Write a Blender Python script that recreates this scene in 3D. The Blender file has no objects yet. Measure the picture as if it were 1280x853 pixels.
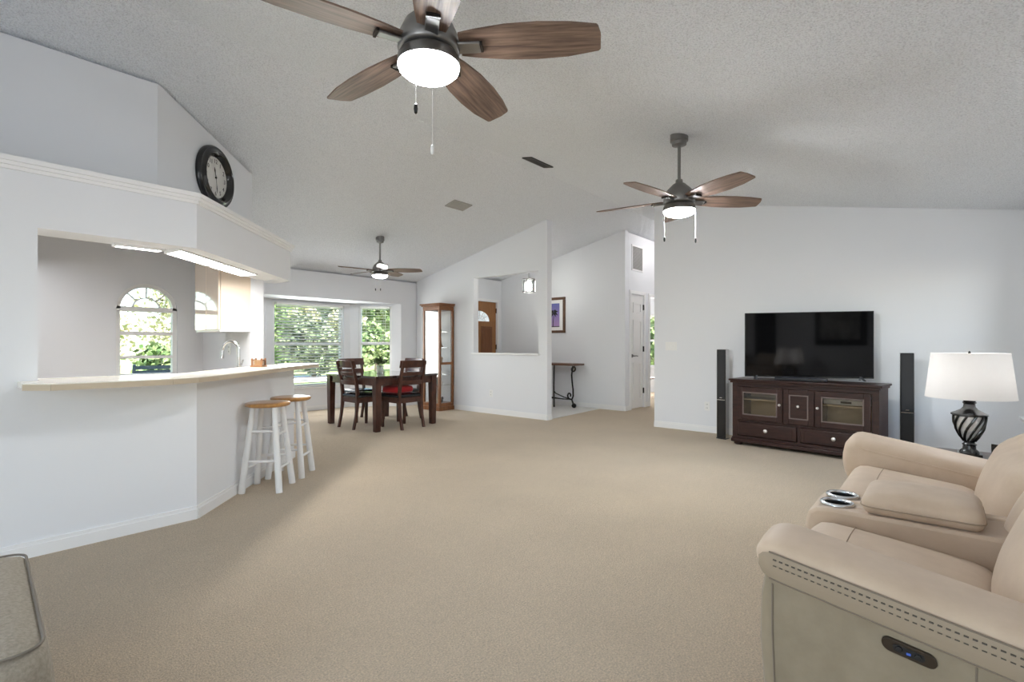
import bpy, bmesh, math, random
from mathutils import Vector, Matrix
PI = math.pi
R = math.radians
scene = bpy.context.scene
COL = scene.collection
random.seed(7)

# ------------------------------------------------------------------ camera
cam = bpy.data.cameras.new('camera')
cam.sensor_width = 36.0
cam.lens = 630.0 / 1280.0 * 36.0
cam.shift_y = 4.5 / 1280.0
cam.clip_start = 0.02
cam.clip_end = 200
camo = bpy.data.objects.new('camera', cam)
COL.objects.link(camo)
camo.location = (0, 0, 1.15)
camo.rotation_euler = (R(90), 0, R(-49.5))
scene.camera = camo

# ------------------------------------------------------------------ exposure
scene.view_settings.view_transform = 'Standard'
scene.view_settings.look = 'None'
scene.view_settings.gamma = 1.0
scene.view_settings.use_curve_mapping = False
scene.view_settings.exposure = 0.63
scene.cycles.max_bounces = 12
scene.cycles.diffuse_bounces = 6
scene.cycles.glossy_bounces = 4
scene.cycles.transparent_max_bounces = 24
scene.cycles.sample_clamp_indirect = 6.0
scene.cycles.use_denoising = True
scene.cycles.caustics_reflective = False
scene.cycles.caustics_refractive = False

# ------------------------------------------------------------------ world, sun, daylight
world = bpy.data.worlds.new('sky')
scene.world = world
world.use_nodes = True
wn = world.node_tree
bg = wn.nodes['Background']
sky = wn.nodes.new('ShaderNodeTexSky')
sky.sky_type = 'NISHITA'
sky.sun_disc = False
sky.sun_elevation = R(52)
sky.sun_rotation = R(200)
wn.links.new(sky.outputs[0], bg.inputs['Color'])
bg.inputs['Strength'].default_value = 0.5

sun = bpy.data.lights.new('sun', 'SUN')
sun.energy = 15.0
sun.angle = R(1.0)
sun.color = (1.0, 0.95, 0.86)
suno = bpy.data.objects.new('sun', sun)
COL.objects.link(suno)
suno.rotation_euler = Vector((-0.12, 0.62, -0.80)).to_track_quat('-Z', 'Y').to_euler()

def area(name, loc, direction, sx, sy, power, color=(1, 1, 1)):
    l = bpy.data.lights.new(name, 'AREA')
    l.shape = 'RECTANGLE'
    l.size = sx
    l.size_y = sy
    l.energy = power
    l.color = color
    o = bpy.data.objects.new(name, l)
    COL.objects.link(o)
    o.location = loc
    o.rotation_euler = Vector(direction).to_track_quat('-Z', 'Y').to_euler()
    return o

# bay and bedroom get window daylight; slider, side and kitchen lamps are added fill
area('fill_slider', (-2.45, 0.75, 1.12), (1, -0.10, 0.32), 1.8, 1.95, 34, (0.90, 0.95, 1.0))
area('fill_side', (5.87, -0.48, 1.25), (-0.1, 1, 0.12), 1.2, 1.4, 2.5, (0.92, 0.96, 1.0))
area('daylight_bay', (4.38, 8.22, 1.15), (0, -1, -0.05), 1.2, 1.4, 22, (0.97, 0.99, 1.0))
area('fill_kitchen', (0.2, 5.7, 2.0), (0.15, -0.15, -1), 1.4, 1.0, 8, (0.97, 0.98, 1.0))  # fill lamp added overhead to brighten the kitchen, not at a window
area('daylight_bedroom', (11.3, 5.4, 1.3), (-1, -0.35, 0), 1.0, 1.3, 45, (1.0, 0.97, 0.94))

# ------------------------------------------------------------------ materials
def nd(nt, t, **kw):
    n = nt.nodes.new(t)
    for k, v in kw.items():
        setattr(n, k, v)
    return n

MATS = {}
def mat(name, color, rough=0.5, metal=0.0, spec=0.5, noise=None, bump=None, stretch=None, coat=0.0,
        emit=None, alpha=None, transmission=0.0, sheen=0.0, sub=0.0):
    """noise=(scale, second colour, detail, lo, hi) mixes two colours; bump=(scale, strength, distance)."""
    m = bpy.data.materials.new(name)
    m.use_nodes = True
    nt = m.node_tree
    b = nt.nodes['Principled BSDF']
    b.inputs['Base Color'].default_value = (*color, 1)
    b.inputs['Roughness'].default_value = rough
    b.inputs['Metallic'].default_value = metal
    b.inputs['Specular IOR Level'].default_value = spec
    b.inputs['Coat Weight'].default_value = coat
    b.inputs['Coat Roughness'].default_value = 0.08
    b.inputs['Sheen Weight'].default_value = sheen
    b.inputs['Transmission Weight'].default_value = transmission
    if emit:
        b.inputs['Emission Color'].default_value = (*emit[0], 1)
        b.inputs['Emission Strength'].default_value = emit[1]
    tc = nd(nt, 'ShaderNodeTexCoord')
    mp = nd(nt, 'ShaderNodeMapping')
    nt.links.new(tc.outputs['Object'], mp.inputs['Vector'])
    if stretch:
        mp.inputs['Scale'].default_value = stretch
    if noise:
        n = nd(nt, 'ShaderNodeTexNoise')
        n.inputs['Scale'].default_value = noise[0]
        n.inputs['Detail'].default_value = noise[2]
        n.inputs['Roughness'].default_value = 0.6
        nt.links.new(mp.outputs[0], n.inputs['Vector'])
        r = nd(nt, 'ShaderNodeValToRGB')
        r.color_ramp.elements[0].position = noise[3]
        r.color_ramp.elements[1].position = noise[4]
        r.color_ramp.elements[0].color = (*color, 1)
        r.color_ramp.elements[1].color = (*noise[1], 1)
        nt.links.new(n.outputs['Fac'], r.inputs['Fac'])
        nt.links.new(r.outputs['Color'], b.inputs['Base Color'])
    if bump:
        n2 = nd(nt, 'ShaderNodeTexNoise')
        n2.inputs['Scale'].default_value = bump[0]
        n2.inputs['Detail'].default_value = 3.0
        nt.links.new(tc.outputs['Object'], n2.inputs['Vector'])
        bp = nd(nt, 'ShaderNodeBump')
        bp.inputs['Strength'].default_value = bump[1]
        bp.inputs['Distance'].default_value = bump[2]
        nt.links.new(n2.outputs['Fac'], bp.inputs['Height'])
        nt.links.new(bp.outputs['Normal'], b.inputs['Normal'])
    MATS[name] = m
    return m

def glass_mat(name, tint=(0.96, 0.98, 0.97), refl=1.0):
    m = bpy.data.materials.new(name)
    m.use_nodes = True
    nt = m.node_tree
    nt.nodes.clear()
    out = nd(nt, 'ShaderNodeOutputMaterial')
    t = nd(nt, 'ShaderNodeBsdfTransparent')
    t.inputs[0].default_value = (*tint, 1)
    g = nd(nt, 'ShaderNodeBsdfGlossy')
    g.inputs['Roughness'].default_value = 0.02
    f = nd(nt, 'ShaderNodeFresnel')
    f.inputs['IOR'].default_value = 1.45
    mu = nd(nt, 'ShaderNodeMath', operation='MULTIPLY')
    mu.inputs[1].default_value = refl
    mx = nd(nt, 'ShaderNodeMixShader')
    nt.links.new(f.outputs[0], mu.inputs[0])
    nt.links.new(mu.outputs[0], mx.inputs[0])
    nt.links.new(t.outputs[0], mx.inputs[1])
    nt.links.new(g.outputs[0], mx.inputs[2])
    nt.links.new(mx.outputs[0], out.inputs[0])
    return m

WALL = mat('wall_paint', (0.80, 0.813, 0.84), 0.85, spec=0.2, bump=(90, 0.06, 0.004))
TRIM = mat('trim_paint', (0.86, 0.86, 0.86), 0.45)
CEIL = mat('popcorn_ceiling', (0.77, 0.790, 0.825), 0.95, spec=0.1,
           noise=(110, (0.93, 0.955, 0.99), 3, 0.38, 0.52), bump=(75, 1.0, 0.022))
DOORW = mat('door_white', (0.84, 0.83, 0.82), 0.4)
TILE = mat('foyer_tile', (0.74, 0.72, 0.68), 0.35, noise=(5, (0.80, 0.78, 0.74), 3, 0.3, 0.7))

def carpet_mat():
    m = mat('carpet', (0.50, 0.42, 0.33), 1.0, spec=0.0, sheen=0.25)
    nt = m.node_tree
    b = nt.nodes['Principled BSDF']
    tc = nd(nt, 'ShaderNodeTexCoord')
    def noise(scale, detail, rough=0.6):
        n = nd(nt, 'ShaderNodeTexNoise')
        n.inputs['Scale'].default_value = scale
        n.inputs['Detail'].default_value = detail
        n.inputs['Roughness'].default_value = rough
        nt.links.new(tc.outputs['Object'], n.inputs['Vector'])
        return n
    fine, mid, big = noise(140, 4, 0.7), noise(28, 4), noise(1.5, 3)
    r1 = nd(nt, 'ShaderNodeValToRGB')
    r1.color_ramp.elements[0].position, r1.color_ramp.elements[1].position = 0.32, 0.68
    r1.color_ramp.elements[0].color = (0.52, 0.415, 0.295, 1)
    r1.color_ramp.elements[1].color = (0.94, 0.775, 0.575, 1)
    nt.links.new(fine.outputs['Fac'], r1.inputs['Fac'])
    r2 = nd(nt, 'ShaderNodeValToRGB')
    r2.color_ramp.elements[0].position, r2.color_ramp.elements[1].position = 0.3, 0.7
    r2.color_ramp.elements[0].color = (0.84, 0.84, 0.84, 1)
    r2.color_ramp.elements[1].color = (1, 1, 1, 1)
    add = nd(nt, 'ShaderNodeMath', operation='ADD')
    sc = nd(nt, 'ShaderNodeMath', operation='MULTIPLY')
    sc.inputs[1].default_value = 0.5
    nt.links.new(mid.outputs['Fac'], add.inputs[0])
    nt.links.new(big.outputs['Fac'], add.inputs[1])
    nt.links.new(add.outputs[0], sc.inputs[0])
    nt.links.new(sc.outputs[0], r2.inputs['Fac'])
    mx = nd(nt, 'ShaderNodeMix', data_type='RGBA', blend_type='MULTIPLY')
    mx.inputs['Factor'].default_value = 1.0
    nt.links.new(r1.outputs[0], mx.inputs['A'])
    nt.links.new(r2.outputs[0], mx.inputs['B'])
    nt.links.new(mx.outputs['Result'], b.inputs['Base Color'])
    bp = nd(nt, 'ShaderNodeBump')
    bp.inputs['Strength'].default_value = 1.0
    bp.inputs['Distance'].default_value = 0.02
    nt.links.new(fine.outputs['Fac'], bp.inputs['Height'])
    nt.links.new(bp.outputs[0], b.inputs['Normal'])
    return m
CARPET = carpet_mat()

NICKEL = mat('brushed_nickel', (0.25, 0.245, 0.24), 0.35, metal=0.9)
CHROME = mat('chrome', (0.75, 0.75, 0.76), 0.15, metal=1.0)
BLADE = mat('weathered_walnut', (0.070, 0.040, 0.028), 0.45, noise=(3.0, (0.26, 0.175, 0.13), 8, 0.33, 0.66), stretch=(1.3, 20, 20))
BOWL = mat('lit_glass_bowl', (0.95, 0.95, 0.95), 0.3, emit=((0.93, 0.97, 1.0), 180.0))
BOWL_NEAR = mat('lit_glass_bowl_dim', (0.95, 0.95, 0.95), 0.3, emit=((0.93, 0.97, 1.0), 60.0))
BOWL_FAR = mat('lit_glass_bowl_soft', (0.95, 0.95, 0.95), 0.3, emit=((0.93, 0.97, 1.0), 68.0))
PANEL = mat('lit_diffuser', (0.95, 0.95, 0.95), 0.3, emit=((1.0, 0.97, 0.93), 38.0))
ESPRESSO = mat('espresso_wood', (0.020, 0.008, 0.007), 0.38, coat=0.08, spec=0.35, noise=(2.5, (0.045, 0.018, 0.014), 5, 0.3, 0.7), stretch=(3, 3, 14))
ESPRESSO_IN = mat('interior_reflected_tan', (0.40, 0.31, 0.19), 0.6)  # tan put in for the carpet's reflection in the door glass
CHERRY = mat('dining_wood', (0.035, 0.012, 0.008), 0.32, coat=0.2, spec=0.4, noise=(2.5, (0.10, 0.036, 0.022), 5, 0.3, 0.7), stretch=(6, 6, 3))
OAK = mat('curio_oak', (0.17, 0.060, 0.018), 0.35, coat=0.2, noise=(3, (0.28, 0.11, 0.035), 5, 0.3, 0.7), stretch=(8, 8, 1.5))
SEATWOOD = mat('stool_seat_wood', (0.36, 0.17, 0.045), 0.28, coat=0.4, noise=(3, (0.50, 0.26, 0.08), 5, 0.3, 0.7), stretch=(2, 14, 6))
WHITEWOOD = mat('white_paint_wood', (0.82, 0.82, 0.82), 0.4)
BLACKLEATHER = mat('black_leather', (0.012, 0.012, 0.014), 0.25, bump=(60, 0.1, 0.003))
RED = mat('red_fabric', (0.42, 0.006, 0.010), 0.8, sheen=0.2)
LEDGE = mat('cream_laminate', (0.80, 0.755, 0.66), 0.18, coat=0.2, noise=(180, (0.84, 0.80, 0.72), 2, 0.4, 0.6))
LEDGE_EDGE = mat('cream_laminate_edge', (0.54, 0.45, 0.33), 0.35)
CABCREAM = mat('cream_gloss_cabinet', (0.83, 0.70, 0.57), 0.06, coat=1.0, spec=0.8)
GLASS = glass_mat('window_glass', refl=0.6)
CURIOGLASS = glass_mat('display_glass', (0.985, 0.99, 0.99), 0.5)
CABGLASS = glass_mat('door_glass', (0.88, 0.86, 0.82), 2.0)
IRON = mat('black_iron', (0.010, 0.009, 0.009), 0.45, metal=0.4)
DARKMETAL = mat('gunmetal', (0.06, 0.06, 0.06), 0.25, metal=0.9)
SILVER = mat('silver_liner', (0.80, 0.80, 0.80), 0.35, metal=0.3)
SCREEN = mat('tv_screen', (0.003, 0.003, 0.0035), 0.06, spec=0.28)
BLACKPL = mat('black_plastic', (0.010, 0.010, 0.011), 0.35)
GREYPL = mat('grey_plastic', (0.45, 0.46, 0.48), 0.35)
GRILLE = mat('speaker_grille', (0.028, 0.028, 0.030), 0.8, bump=(400, 0.4, 0.002))
WHITEPL = mat('white_plastic', (0.85, 0.85, 0.84), 0.35)
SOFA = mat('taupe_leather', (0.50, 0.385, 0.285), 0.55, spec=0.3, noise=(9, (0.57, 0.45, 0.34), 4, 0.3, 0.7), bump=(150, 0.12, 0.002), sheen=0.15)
SOFA_SHADED = mat('taupe_leather_shaded', (0.245, 0.198, 0.135), 0.6, spec=0.3, noise=(12, (0.30, 0.245, 0.172), 5, 0.3, 0.7), bump=(150, 0.12, 0.002), sheen=0.15)  # same leather, darkened to paint in the shade on its sides
STITCH = mat('stitch_thread', (0.09, 0.075, 0.06), 0.8)
SEAM_SOFT = mat('seam_soft', (0.33, 0.255, 0.185), 0.7)
SEAM = mat('seam_shadow_cord', (0.20, 0.16, 0.12), 0.7)
GREYFAB = mat('grey_tweed', (0.27, 0.237, 0.19), 0.95, spec=0.1, noise=(120, (0.36, 0.32, 0.26), 4, 0.35, 0.65), bump=(260, 0.4, 0.003), sheen=0.1)
PIPING = mat('dark_piping', (0.19, 0.165, 0.135), 0.9)
FRONTDOOR = mat('front_door_wood', (0.27, 0.115, 0.038), 0.35, noise=(3, (0.36, 0.165, 0.06), 5, 0.3, 0.7), stretch=(12, 12, 1.5))
FRAMEWOOD = mat('picture_frame_wood', (0.085, 0.042, 0.022), 0.4, noise=(6, (0.14, 0.07, 0.035), 4, 0.3, 0.7))
MATBOARD = mat('mat_board', (0.88, 0.87, 0.86), 0.8)
BLACKPAINT = mat('gloss_black', (0.006, 0.006, 0.006), 0.22, coat=0.3)
DIAL = mat('clock_dial', (0.72, 0.71, 0.68), 0.6)
INK = mat('dark_ink', (0.02, 0.02, 0.02), 0.7)
VENTDARK = mat('dark_register', (0.018, 0.017, 0.016), 0.5)
VENTGREY = mat('grey_register', (0.40, 0.39, 0.37), 0.5)
CADDYWOOD = mat('caddy_wood', (0.24, 0.10, 0.035), 0.4, noise=(20, (0.34, 0.16, 0.06), 4, 0.3, 0.7))
CERAMIC = mat('ceramic_white', (0.75, 0.74, 0.72), 0.25)
CERAMICB = mat('ceramic_blue', (0.12, 0.20, 0.34), 0.25)
CERAMICG = mat('ceramic_green', (0.10, 0.20, 0.10), 0.3)
CERAMICT = mat('ceramic_tan', (0.42, 0.30, 0.18), 0.35)
PLANT = mat('plant_leaf', (0.05, 0.085, 0.03), 0.6, noise=(20, (0.13, 0.17, 0.07), 3, 0.3, 0.7))
LEAF_A = mat('leaf_green', (0.075, 0.145, 0.035), 0.6, noise=(1.3, (0.42, 0.47, 0.24), 4, 0.38, 0.66))
LEAF_B = mat('leaf_pale', (0.28, 0.29, 0.13), 0.6, noise=(1.6, (0.70, 0.64, 0.46), 4, 0.36, 0.66))
LEAF_C = mat('leaf_dark', (0.035, 0.065, 0.025), 0.6, noise=(1.5, (0.30, 0.34, 0.20), 4, 0.36, 0.66))
BARK = mat('bark', (0.14, 0.10, 0.07), 0.9, noise=(12, (0.22, 0.17, 0.12), 4, 0.3, 0.7))
GRASS = mat('lawn_grass', (0.16, 0.25, 0.07), 0.9, noise=(8, (0.30, 0.36, 0.14), 5, 0.3, 0.7), bump=(80, 0.5, 0.02))
PAVE = mat('driveway', (0.62, 0.60, 0.56), 0.9, noise=(6, (0.70, 0.68, 0.64), 4, 0.3, 0.7))
PATIOBLUE = mat('patio_chair_grey', (0.10, 0.13, 0.16), 0.5)
BROWNWOOD = mat('plain_brown_wood', (0.12, 0.05, 0.025), 0.4)
BLINDW = mat('blind_slat_white', (0.82, 0.82, 0.80), 0.5)
CURTAIN = mat('dark_curtain', (0.02, 0.02, 0.022), 0.8)

def shade_mat():
    m = bpy.data.materials.new('white_linen_shade')
    m.use_nodes = True
    nt = m.node_tree
    nt.nodes.clear()
    out = nd(nt, 'ShaderNodeOutputMaterial')
    d = nd(nt, 'ShaderNodeBsdfDiffuse')
    d.inputs[0].default_value = (0.88, 0.87, 0.86, 1)
    t = nd(nt, 'ShaderNodeBsdfTranslucent')
    t.inputs[0].default_value = (0.90, 0.88, 0.86, 1)
    mx = nd(nt, 'ShaderNodeMixShader')
    mx.inputs[0].default_value = 0.55
    nt.links.new(d.outputs[0], mx.inputs[1])
    nt.links.new(t.outputs[0], mx.inputs[2])
    nt.links.new(mx.outputs[0], out.inputs[0])
    return m
SHADE = shade_mat()

def art_mat():
    m = mat('sunset_print', (0.2, 0.2, 0.5), 0.6)
    nt = m.node_tree
    b = nt.nodes['Principled BSDF']
    tc = nd(nt, 'ShaderNodeTexCoord')
    sp = nd(nt, 'ShaderNodeSeparateXYZ')
    nt.links.new(tc.outputs['Object'], sp.inputs[0])
    mr = nd(nt, 'ShaderNodeMapRange')
    mr.inputs['From Min'].default_value = -0.23
    mr.inputs['From Max'].default_value = 0.23
    nt.links.new(sp.outputs['Z'], mr.inputs['Value'])
    r = nd(nt, 'ShaderNodeValToRGB')
    r.color_ramp.elements[0].color = (0.42, 0.27, 0.52, 1)
    r.color_ramp.elements[1].color = (0.13, 0.15, 0.42, 1)
    nt.links.new(mr.outputs[0], r.inputs['Fac'])
    nt.links.new(r.outputs[0], b.inputs['Base Color'])
    return m
ART = art_mat()

# ------------------------------------------------------------------ mesh builder
class MB:
    def __init__(self):
        self.bm = bmesh.new()
    def hexa(self, p):
        v = [self.bm.verts.new(q) for q in p]
        for f in ((0, 3, 2, 1), (4, 5, 6, 7), (0, 1, 5, 4), (1, 2, 6, 5), (2, 3, 7, 6), (3, 0, 4, 7)):
            self.bm.faces.new([v[i] for i in f])
        return self
    def box(self, x0, x1, y0, y1, z0, z1):
        return self.hexa([(x0, y0, z0), (x1, y0, z0), (x1, y1, z0), (x0, y1, z0),
                          (x0, y0, z1), (x1, y0, z1), (x1, y1, z1), (x0, y1, z1)])
    def bar(self, p0, p1, w, h, up=(0, 0, 1), w1=None, h1=None):
        p0, p1 = Vector(p0), Vector(p1)
        d = (p1 - p0).normalized()
        s = d.cross(Vector(up)).normalized()
        t = s.cross(d).normalized()
        w1 = w if w1 is None else w1
        h1 = h if h1 is None else h1
        a = [p0 + s * (i * w / 2) + t * (j * h / 2) for i, j in ((-1, -1), (1, -1), (1, 1), (-1, 1))]
        b = [p1 + s * (i * w1 / 2) + t * (j * h1 / 2) for i, j in ((-1, -1), (1, -1), (1, 1), (-1, 1))]
        return self.hexa(a + b)
    def poly(self, pts, vec):
        """extrude a planar polygon (3d points) by vec"""
        vec = Vector(vec)
        a = [self.bm.verts.new(p) for p in pts]
        b = [self.bm.verts.new(Vector(p) + vec) for p in pts]
        n = len(pts)
        self.bm.faces.new(a[::-1])
        self.bm.faces.new(b)
        for i in range(n):
            self.bm.faces.new([a[i], a[(i + 1) % n], b[(i + 1) % n], b[i]])
        return self
    def prism(self, pts, z0, z1):
        return self.poly([(p[0], p[1], z0) for p in pts], (0, 0, z1 - z0))
    def loft(self, rings, closed=True, cap=True):
        vs = [[self.bm.verts.new(p) for p in ring] for ring in rings]
        for a, b in zip(vs, vs[1:]):
            n = len(a)
            for i in range(n if closed else n - 1):
                j = (i + 1) % n
                self.bm.faces.new([a[i], a[j], b[j], b[i]])
        if cap and closed:
            self.bm.faces.new(vs[0][::-1])
            self.bm.faces.new(vs[-1])
        return self
    def cyl(self, p0, p1, r0, r1=None, seg=16):
        r1 = r0 if r1 is None else r1
        return self.tube([p0, p1], [r0, r1], seg)
    def tube(self, path, r, seg=10, closed=False, flat=1.0):
        P = [Vector(p) for p in path]
        n = len(P)
        rs = r if isinstance(r, (list, tuple)) else [r] * n
        rings = []
        ref = None
        for i in range(n):
            if closed:
                d = P[(i + 1) % n] - P[i - 1]
            else:
                d = P[min(i + 1, n - 1)] - P[max(i - 1, 0)]
            d.normalize()
            if ref is None:
                ref = Vector((0, 0, 1)) if abs(d.z) < 0.9 else Vector((1, 0, 0))
            s = d.cross(ref)
            if s.length < 1e-5:
                s = d.cross(Vector((0.3, 1, 0.2)))
            s.normalize()
            t = s.cross(d).normalized()
            ref = t
            rings.append([P[i] + (s * math.cos(a) + t * (math.sin(a) * flat)) * rs[i] for a in [2 * PI * k / seg for k in range(seg)]])
        if closed:
            rings.append(rings[0])
            vs = [[self.bm.verts.new(p) for p in ring] for ring in rings[:-1]]
            vs.append(vs[0])
            for a, b in zip(vs, vs[1:]):
                for i in range(seg):
                    j = (i + 1) % seg
                    self.bm.faces.new([a[i], a[j], b[j], b[i]])
            return self
        return self.loft(rings)
    def lathe(self, prof, seg=24, c=(0, 0, 0), axis='z'):
        rings = []
        for rr, z in prof:
            rr = max(rr, 1e-4)
            ring = []
            for k in range(seg):
                a = 2 * PI * k / seg
                x, y = rr * math.cos(a), rr * math.sin(a)
                if axis == 'z':
                    ring.append((c[0] + x, c[1] + y, c[2] + z))
                elif axis == 'y':
                    ring.append((c[0] + x, c[1] + z, c[2] + y))
                else:
                    ring.append((c[0] + z, c[1] + x, c[2] + y))
            rings.append(ring)
        return self.loft(rings)
    def rbox(self, c, s, r, n=8, fn=None):
        """rounded box: centre, full sizes, corner radius; fn(x, y, z in -1..1, point) -> point deforms it"""
        hx, hy, hz = s[0] / 2, s[1] / 2, s[2] / 2
        r = min(r, hx * .999, hy * .999, hz * .999)
        vmap = {}
        def vert(i, j, k):
            key = (i, j, k)
            if key not in vmap:
                q = Vector((2 * i / n - 1, 2 * j / n - 1, 2 * k / n - 1))
                def warp(t, h):
                    # put more vertices near the rounded edges
                    return (t * h)
                p = Vector((warp(q.x, hx), warp(q.y, hy), warp(q.z, hz)))
                core = Vector((max(-hx + r, min(hx - r, p.x)), max(-hy + r, min(hy - r, p.y)), max(-hz + r, min(hz - r, p.z))))
                o = p - core
                if o.length > 1e-9:
                    # the cube surface direction gives the rounded normal
                    o = o.normalized() * r
                p = core + o
                if fn:
                    p = Vector(fn(q.x, q.y, q.z, p))
                vmap[key] = self.bm.verts.new(Vector(c) + p)
            return vmap[key]
        for a in range(n):
            for b in range(n):
                for (fx, lo) in ((0, 0), (0, n), (1, 0), (1, n), (2, 0), (2, n)):
                    def kk(u, v):
                        t = [0, 0, 0]
                        t[fx] = lo
                        t[(fx + 1) % 3] = u
                        t[(fx + 2) % 3] = v
                        return vert(*t)
                    q = [kk(a, b), kk(a + 1, b), kk(a + 1, b + 1), kk(a, b + 1)]
                    if lo == 0:
                        q.reverse()
                    self.bm.faces.new(q)
        return self
    def build(self, name, m, parent=None, smooth=30, loc=None, rz=0.0, kind=None, bevel=None, subd=0):
        bm = self.bm
        bmesh.ops.recalc_face_normals(bm, faces=bm.faces)
        for f in bm.faces:
            f.smooth = True
        lim = R(smooth)
        for e in bm.edges:
            e.smooth = len(e.link_faces) == 2 and e.calc_face_angle(0) < lim
        me = bpy.data.meshes.new(name)
        bm.to_mesh(me)
        bm.free()
        o = bpy.data.objects.new(name, me)
        me.materials.append(m)
        COL.objects.link(o)
        if parent is not None:
            o.parent = parent
        if loc is not None:
            o.location = loc
        o.rotation_euler = (0, 0, rz)
        if kind:
            o['kind'] = kind
        if bevel:
            b = o.modifiers.new('bevel', 'BEVEL')
            b.width = bevel
            b.segments = 2
            b.limit_method = 'ANGLE'
            b.angle_limit = R(40)
        if subd:
            s = o.modifiers.new('subd', 'SUBSURF')
            s.levels = subd
            s.render_levels = subd
        return o

def tag(o, label, cat, group=None, kind=None):
    o['label'] = label
    o['category'] = cat
    if group:
        o['group'] = group
    if kind:
        o['kind'] = kind
    return o

def thing(name, label, cat, loc=(0, 0, 0), rz=0.0, group=None):
    o = bpy.data.objects.new(name, None)
    o.empty_display_size = 0.1
    COL.objects.link(o)
    o.location = loc
    o.rotation_euler = (0, 0, rz)
    return tag(o, label, cat, group)

KIDS = {}
def copy_tree(o, parent=None):
    c = o.copy()
    COL.objects.link(c)
    if parent is not None:
        c.parent = parent
    for ch in [x for x in COL.objects if x.parent is o]:
        copy_tree(ch, c)
    return c

def place(proto, used, loc, rz, label, group=None):
    o = proto if not used else copy_tree(proto)
    o.location = loc
    o.rotation_euler = (0, 0, rz)
    o['label'] = label
    if group:
        o['group'] = group
    return o

# ------------------------------------------------------------------ the shell
RV, RZ = 3.695, 3.245          # ridge
SR, SL = 0.196, 0.2244         # roof slopes on the right and left of it
def ztop(u, v):
    return RZ - SR * (RV - v) if v < RV else RZ - SL * (v - RV)

def wall(mb, p0, p1, t, z0=0.0, z1=None, holes=(), extra=()):
    """wall slab from p0 to p1 (xy), thickness t to the left of the direction; holes (a0, a1, zlo, zhi or function)"""
    p0, p1 = Vector(p0), Vector(p1)
    L = (p1 - p0).length
    d = (p1 - p0) / L
    nrm = Vector((-d.y, d.x)) * t
    brk = {0.0, L}
    for h in holes:
        brk.update((h[0], h[1]))
        if callable(h[3]):
            brk.update(h[0] + (h[1] - h[0]) * k / 28 for k in range(29))
    brk.update(extra)
    if abs(d.y) > 1e-6 and z1 is None:
        a = (RV - p0.y) / d.y
        if 0 < a < L:
            brk.add(a)
    brk = sorted(b for b in brk if -1e-9 <= b <= L + 1e-9)
    def P(a, z, k):
        q = p0 + d * a + nrm * k
        return (q.x, q.y, z)
    def top(a):
        if z1 is not None:
            return z1
        q = p0 + d * a
        q2 = q + nrm
        return min(ztop(q.x, q.y), ztop(q2.x, q2.y)) + 0.0
    def seg(a, b, la, lb, ha, hb):
        mb.hexa([P(a, la, 0), P(b, lb, 0), P(b, lb, 1), P(a, la, 1), P(a, ha, 0), P(b, hb, 0), P(b, hb, 1), P(a, ha, 1)])
    for a, b in zip(brk, brk[1:]):
        if b - a < 1e-6:
            continue
        mid = (a + b) / 2
        hs = sorted([h for h in holes if h[0] - 1e-9 <= mid <= h[1] + 1e-9], key=lambda h: h[2])
        la = lb = z0
        for h in hs:
            if h[2] > la + 1e-6:
                seg(a, b, la, lb, h[2], h[2])
            la = h[3](a) if callable(h[3]) else h[3]
            lb = h[3](b) if callable(h[3]) else h[3]
        seg(a, b, la, lb, top(a), top(b))
    return mb

def struct(name, mb, m, **kw):
    return mb.build(name, m, kind='structure', **kw)

# floors
b = MB(); b.box(-2.75, 11.9, -0.75, 8.35, -0.12, 0.0)
struct('floor', b, CARPET)
b = MB(); b.prism([(6.275, 4.58), (7.89, 4.66), (7.89, 7.02), (6.275, 7.02)], -0.004, 0.006)
struct('floor_foyer', b, TILE)

# ceilings: two slopes meeting at the ridge
def slope(v0, v1):
    m = MB()
    u0, u1 = -2.75, 11.9
    m.hexa([(u0, v0, ztop(0, v0)), (u1, v0, ztop(0, v0)), (u1, v1, ztop(0, v1)), (u0, v1, ztop(0, v1)),
            (u0, v0, ztop(0, v0) + .15), (u1, v0, ztop(0, v0) + .15), (u1, v1, ztop(0, v1) + .15), (u0, v1, ztop(0, v1) + .15)])
    return m
struct('ceiling', slope(-1.95, RV), CEIL)  # runs past the right wall as an added, unseen overhang blocking the sun
struct('ceiling_rear_slope', slope(RV, 7.82), CEIL)

SB, ST = 1.787, 2.134
# kitchen side: full-height wall left of the opening, bar knee wall, deep soffit, upper wall
BA = (1.18, 3.75)                     # where the bar turns 45 degrees
b = MB(); wall(b, (-2.6, 3.75), (0.41, 3.75), 0.13, 0, SB)
struct('wall_left', b, WALL)
q = 0.13 / math.sqrt(2)
def off(d):                           # bar plan line offset outward by d (towards the living room)
    c = d * math.tan(R(22.5))
    return [(0.41, 3.75 - d), (BA[0] + c, 3.75 - d), (2.47 + d * .7071, 5.04 - d * .7071)]
def band(d0, d1, u0=0.41):
    a, c = off(d0), off(d1)
    a[0] = (u0, a[0][1]); c[0] = (u0, c[0][1])
    return a + c[::-1]
b = MB(); b.prism(band(0.0, -0.13), 0, 0.915)
struct('wall_bar', b, WALL)
def sof(d):
    c = d * math.tan(R(22.5))
    return [(-2.6, 3.75 - d), (BA[0] + c, 3.75 - d), (2.40, 3.75 - d + 2.40 - BA[0] - c)]
def sband(d0, d1, endv=None):
    a, c = sof(d0), sof(d1)
    return a + c[::-1]
SB, ST = 1.787, 2.134
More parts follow.
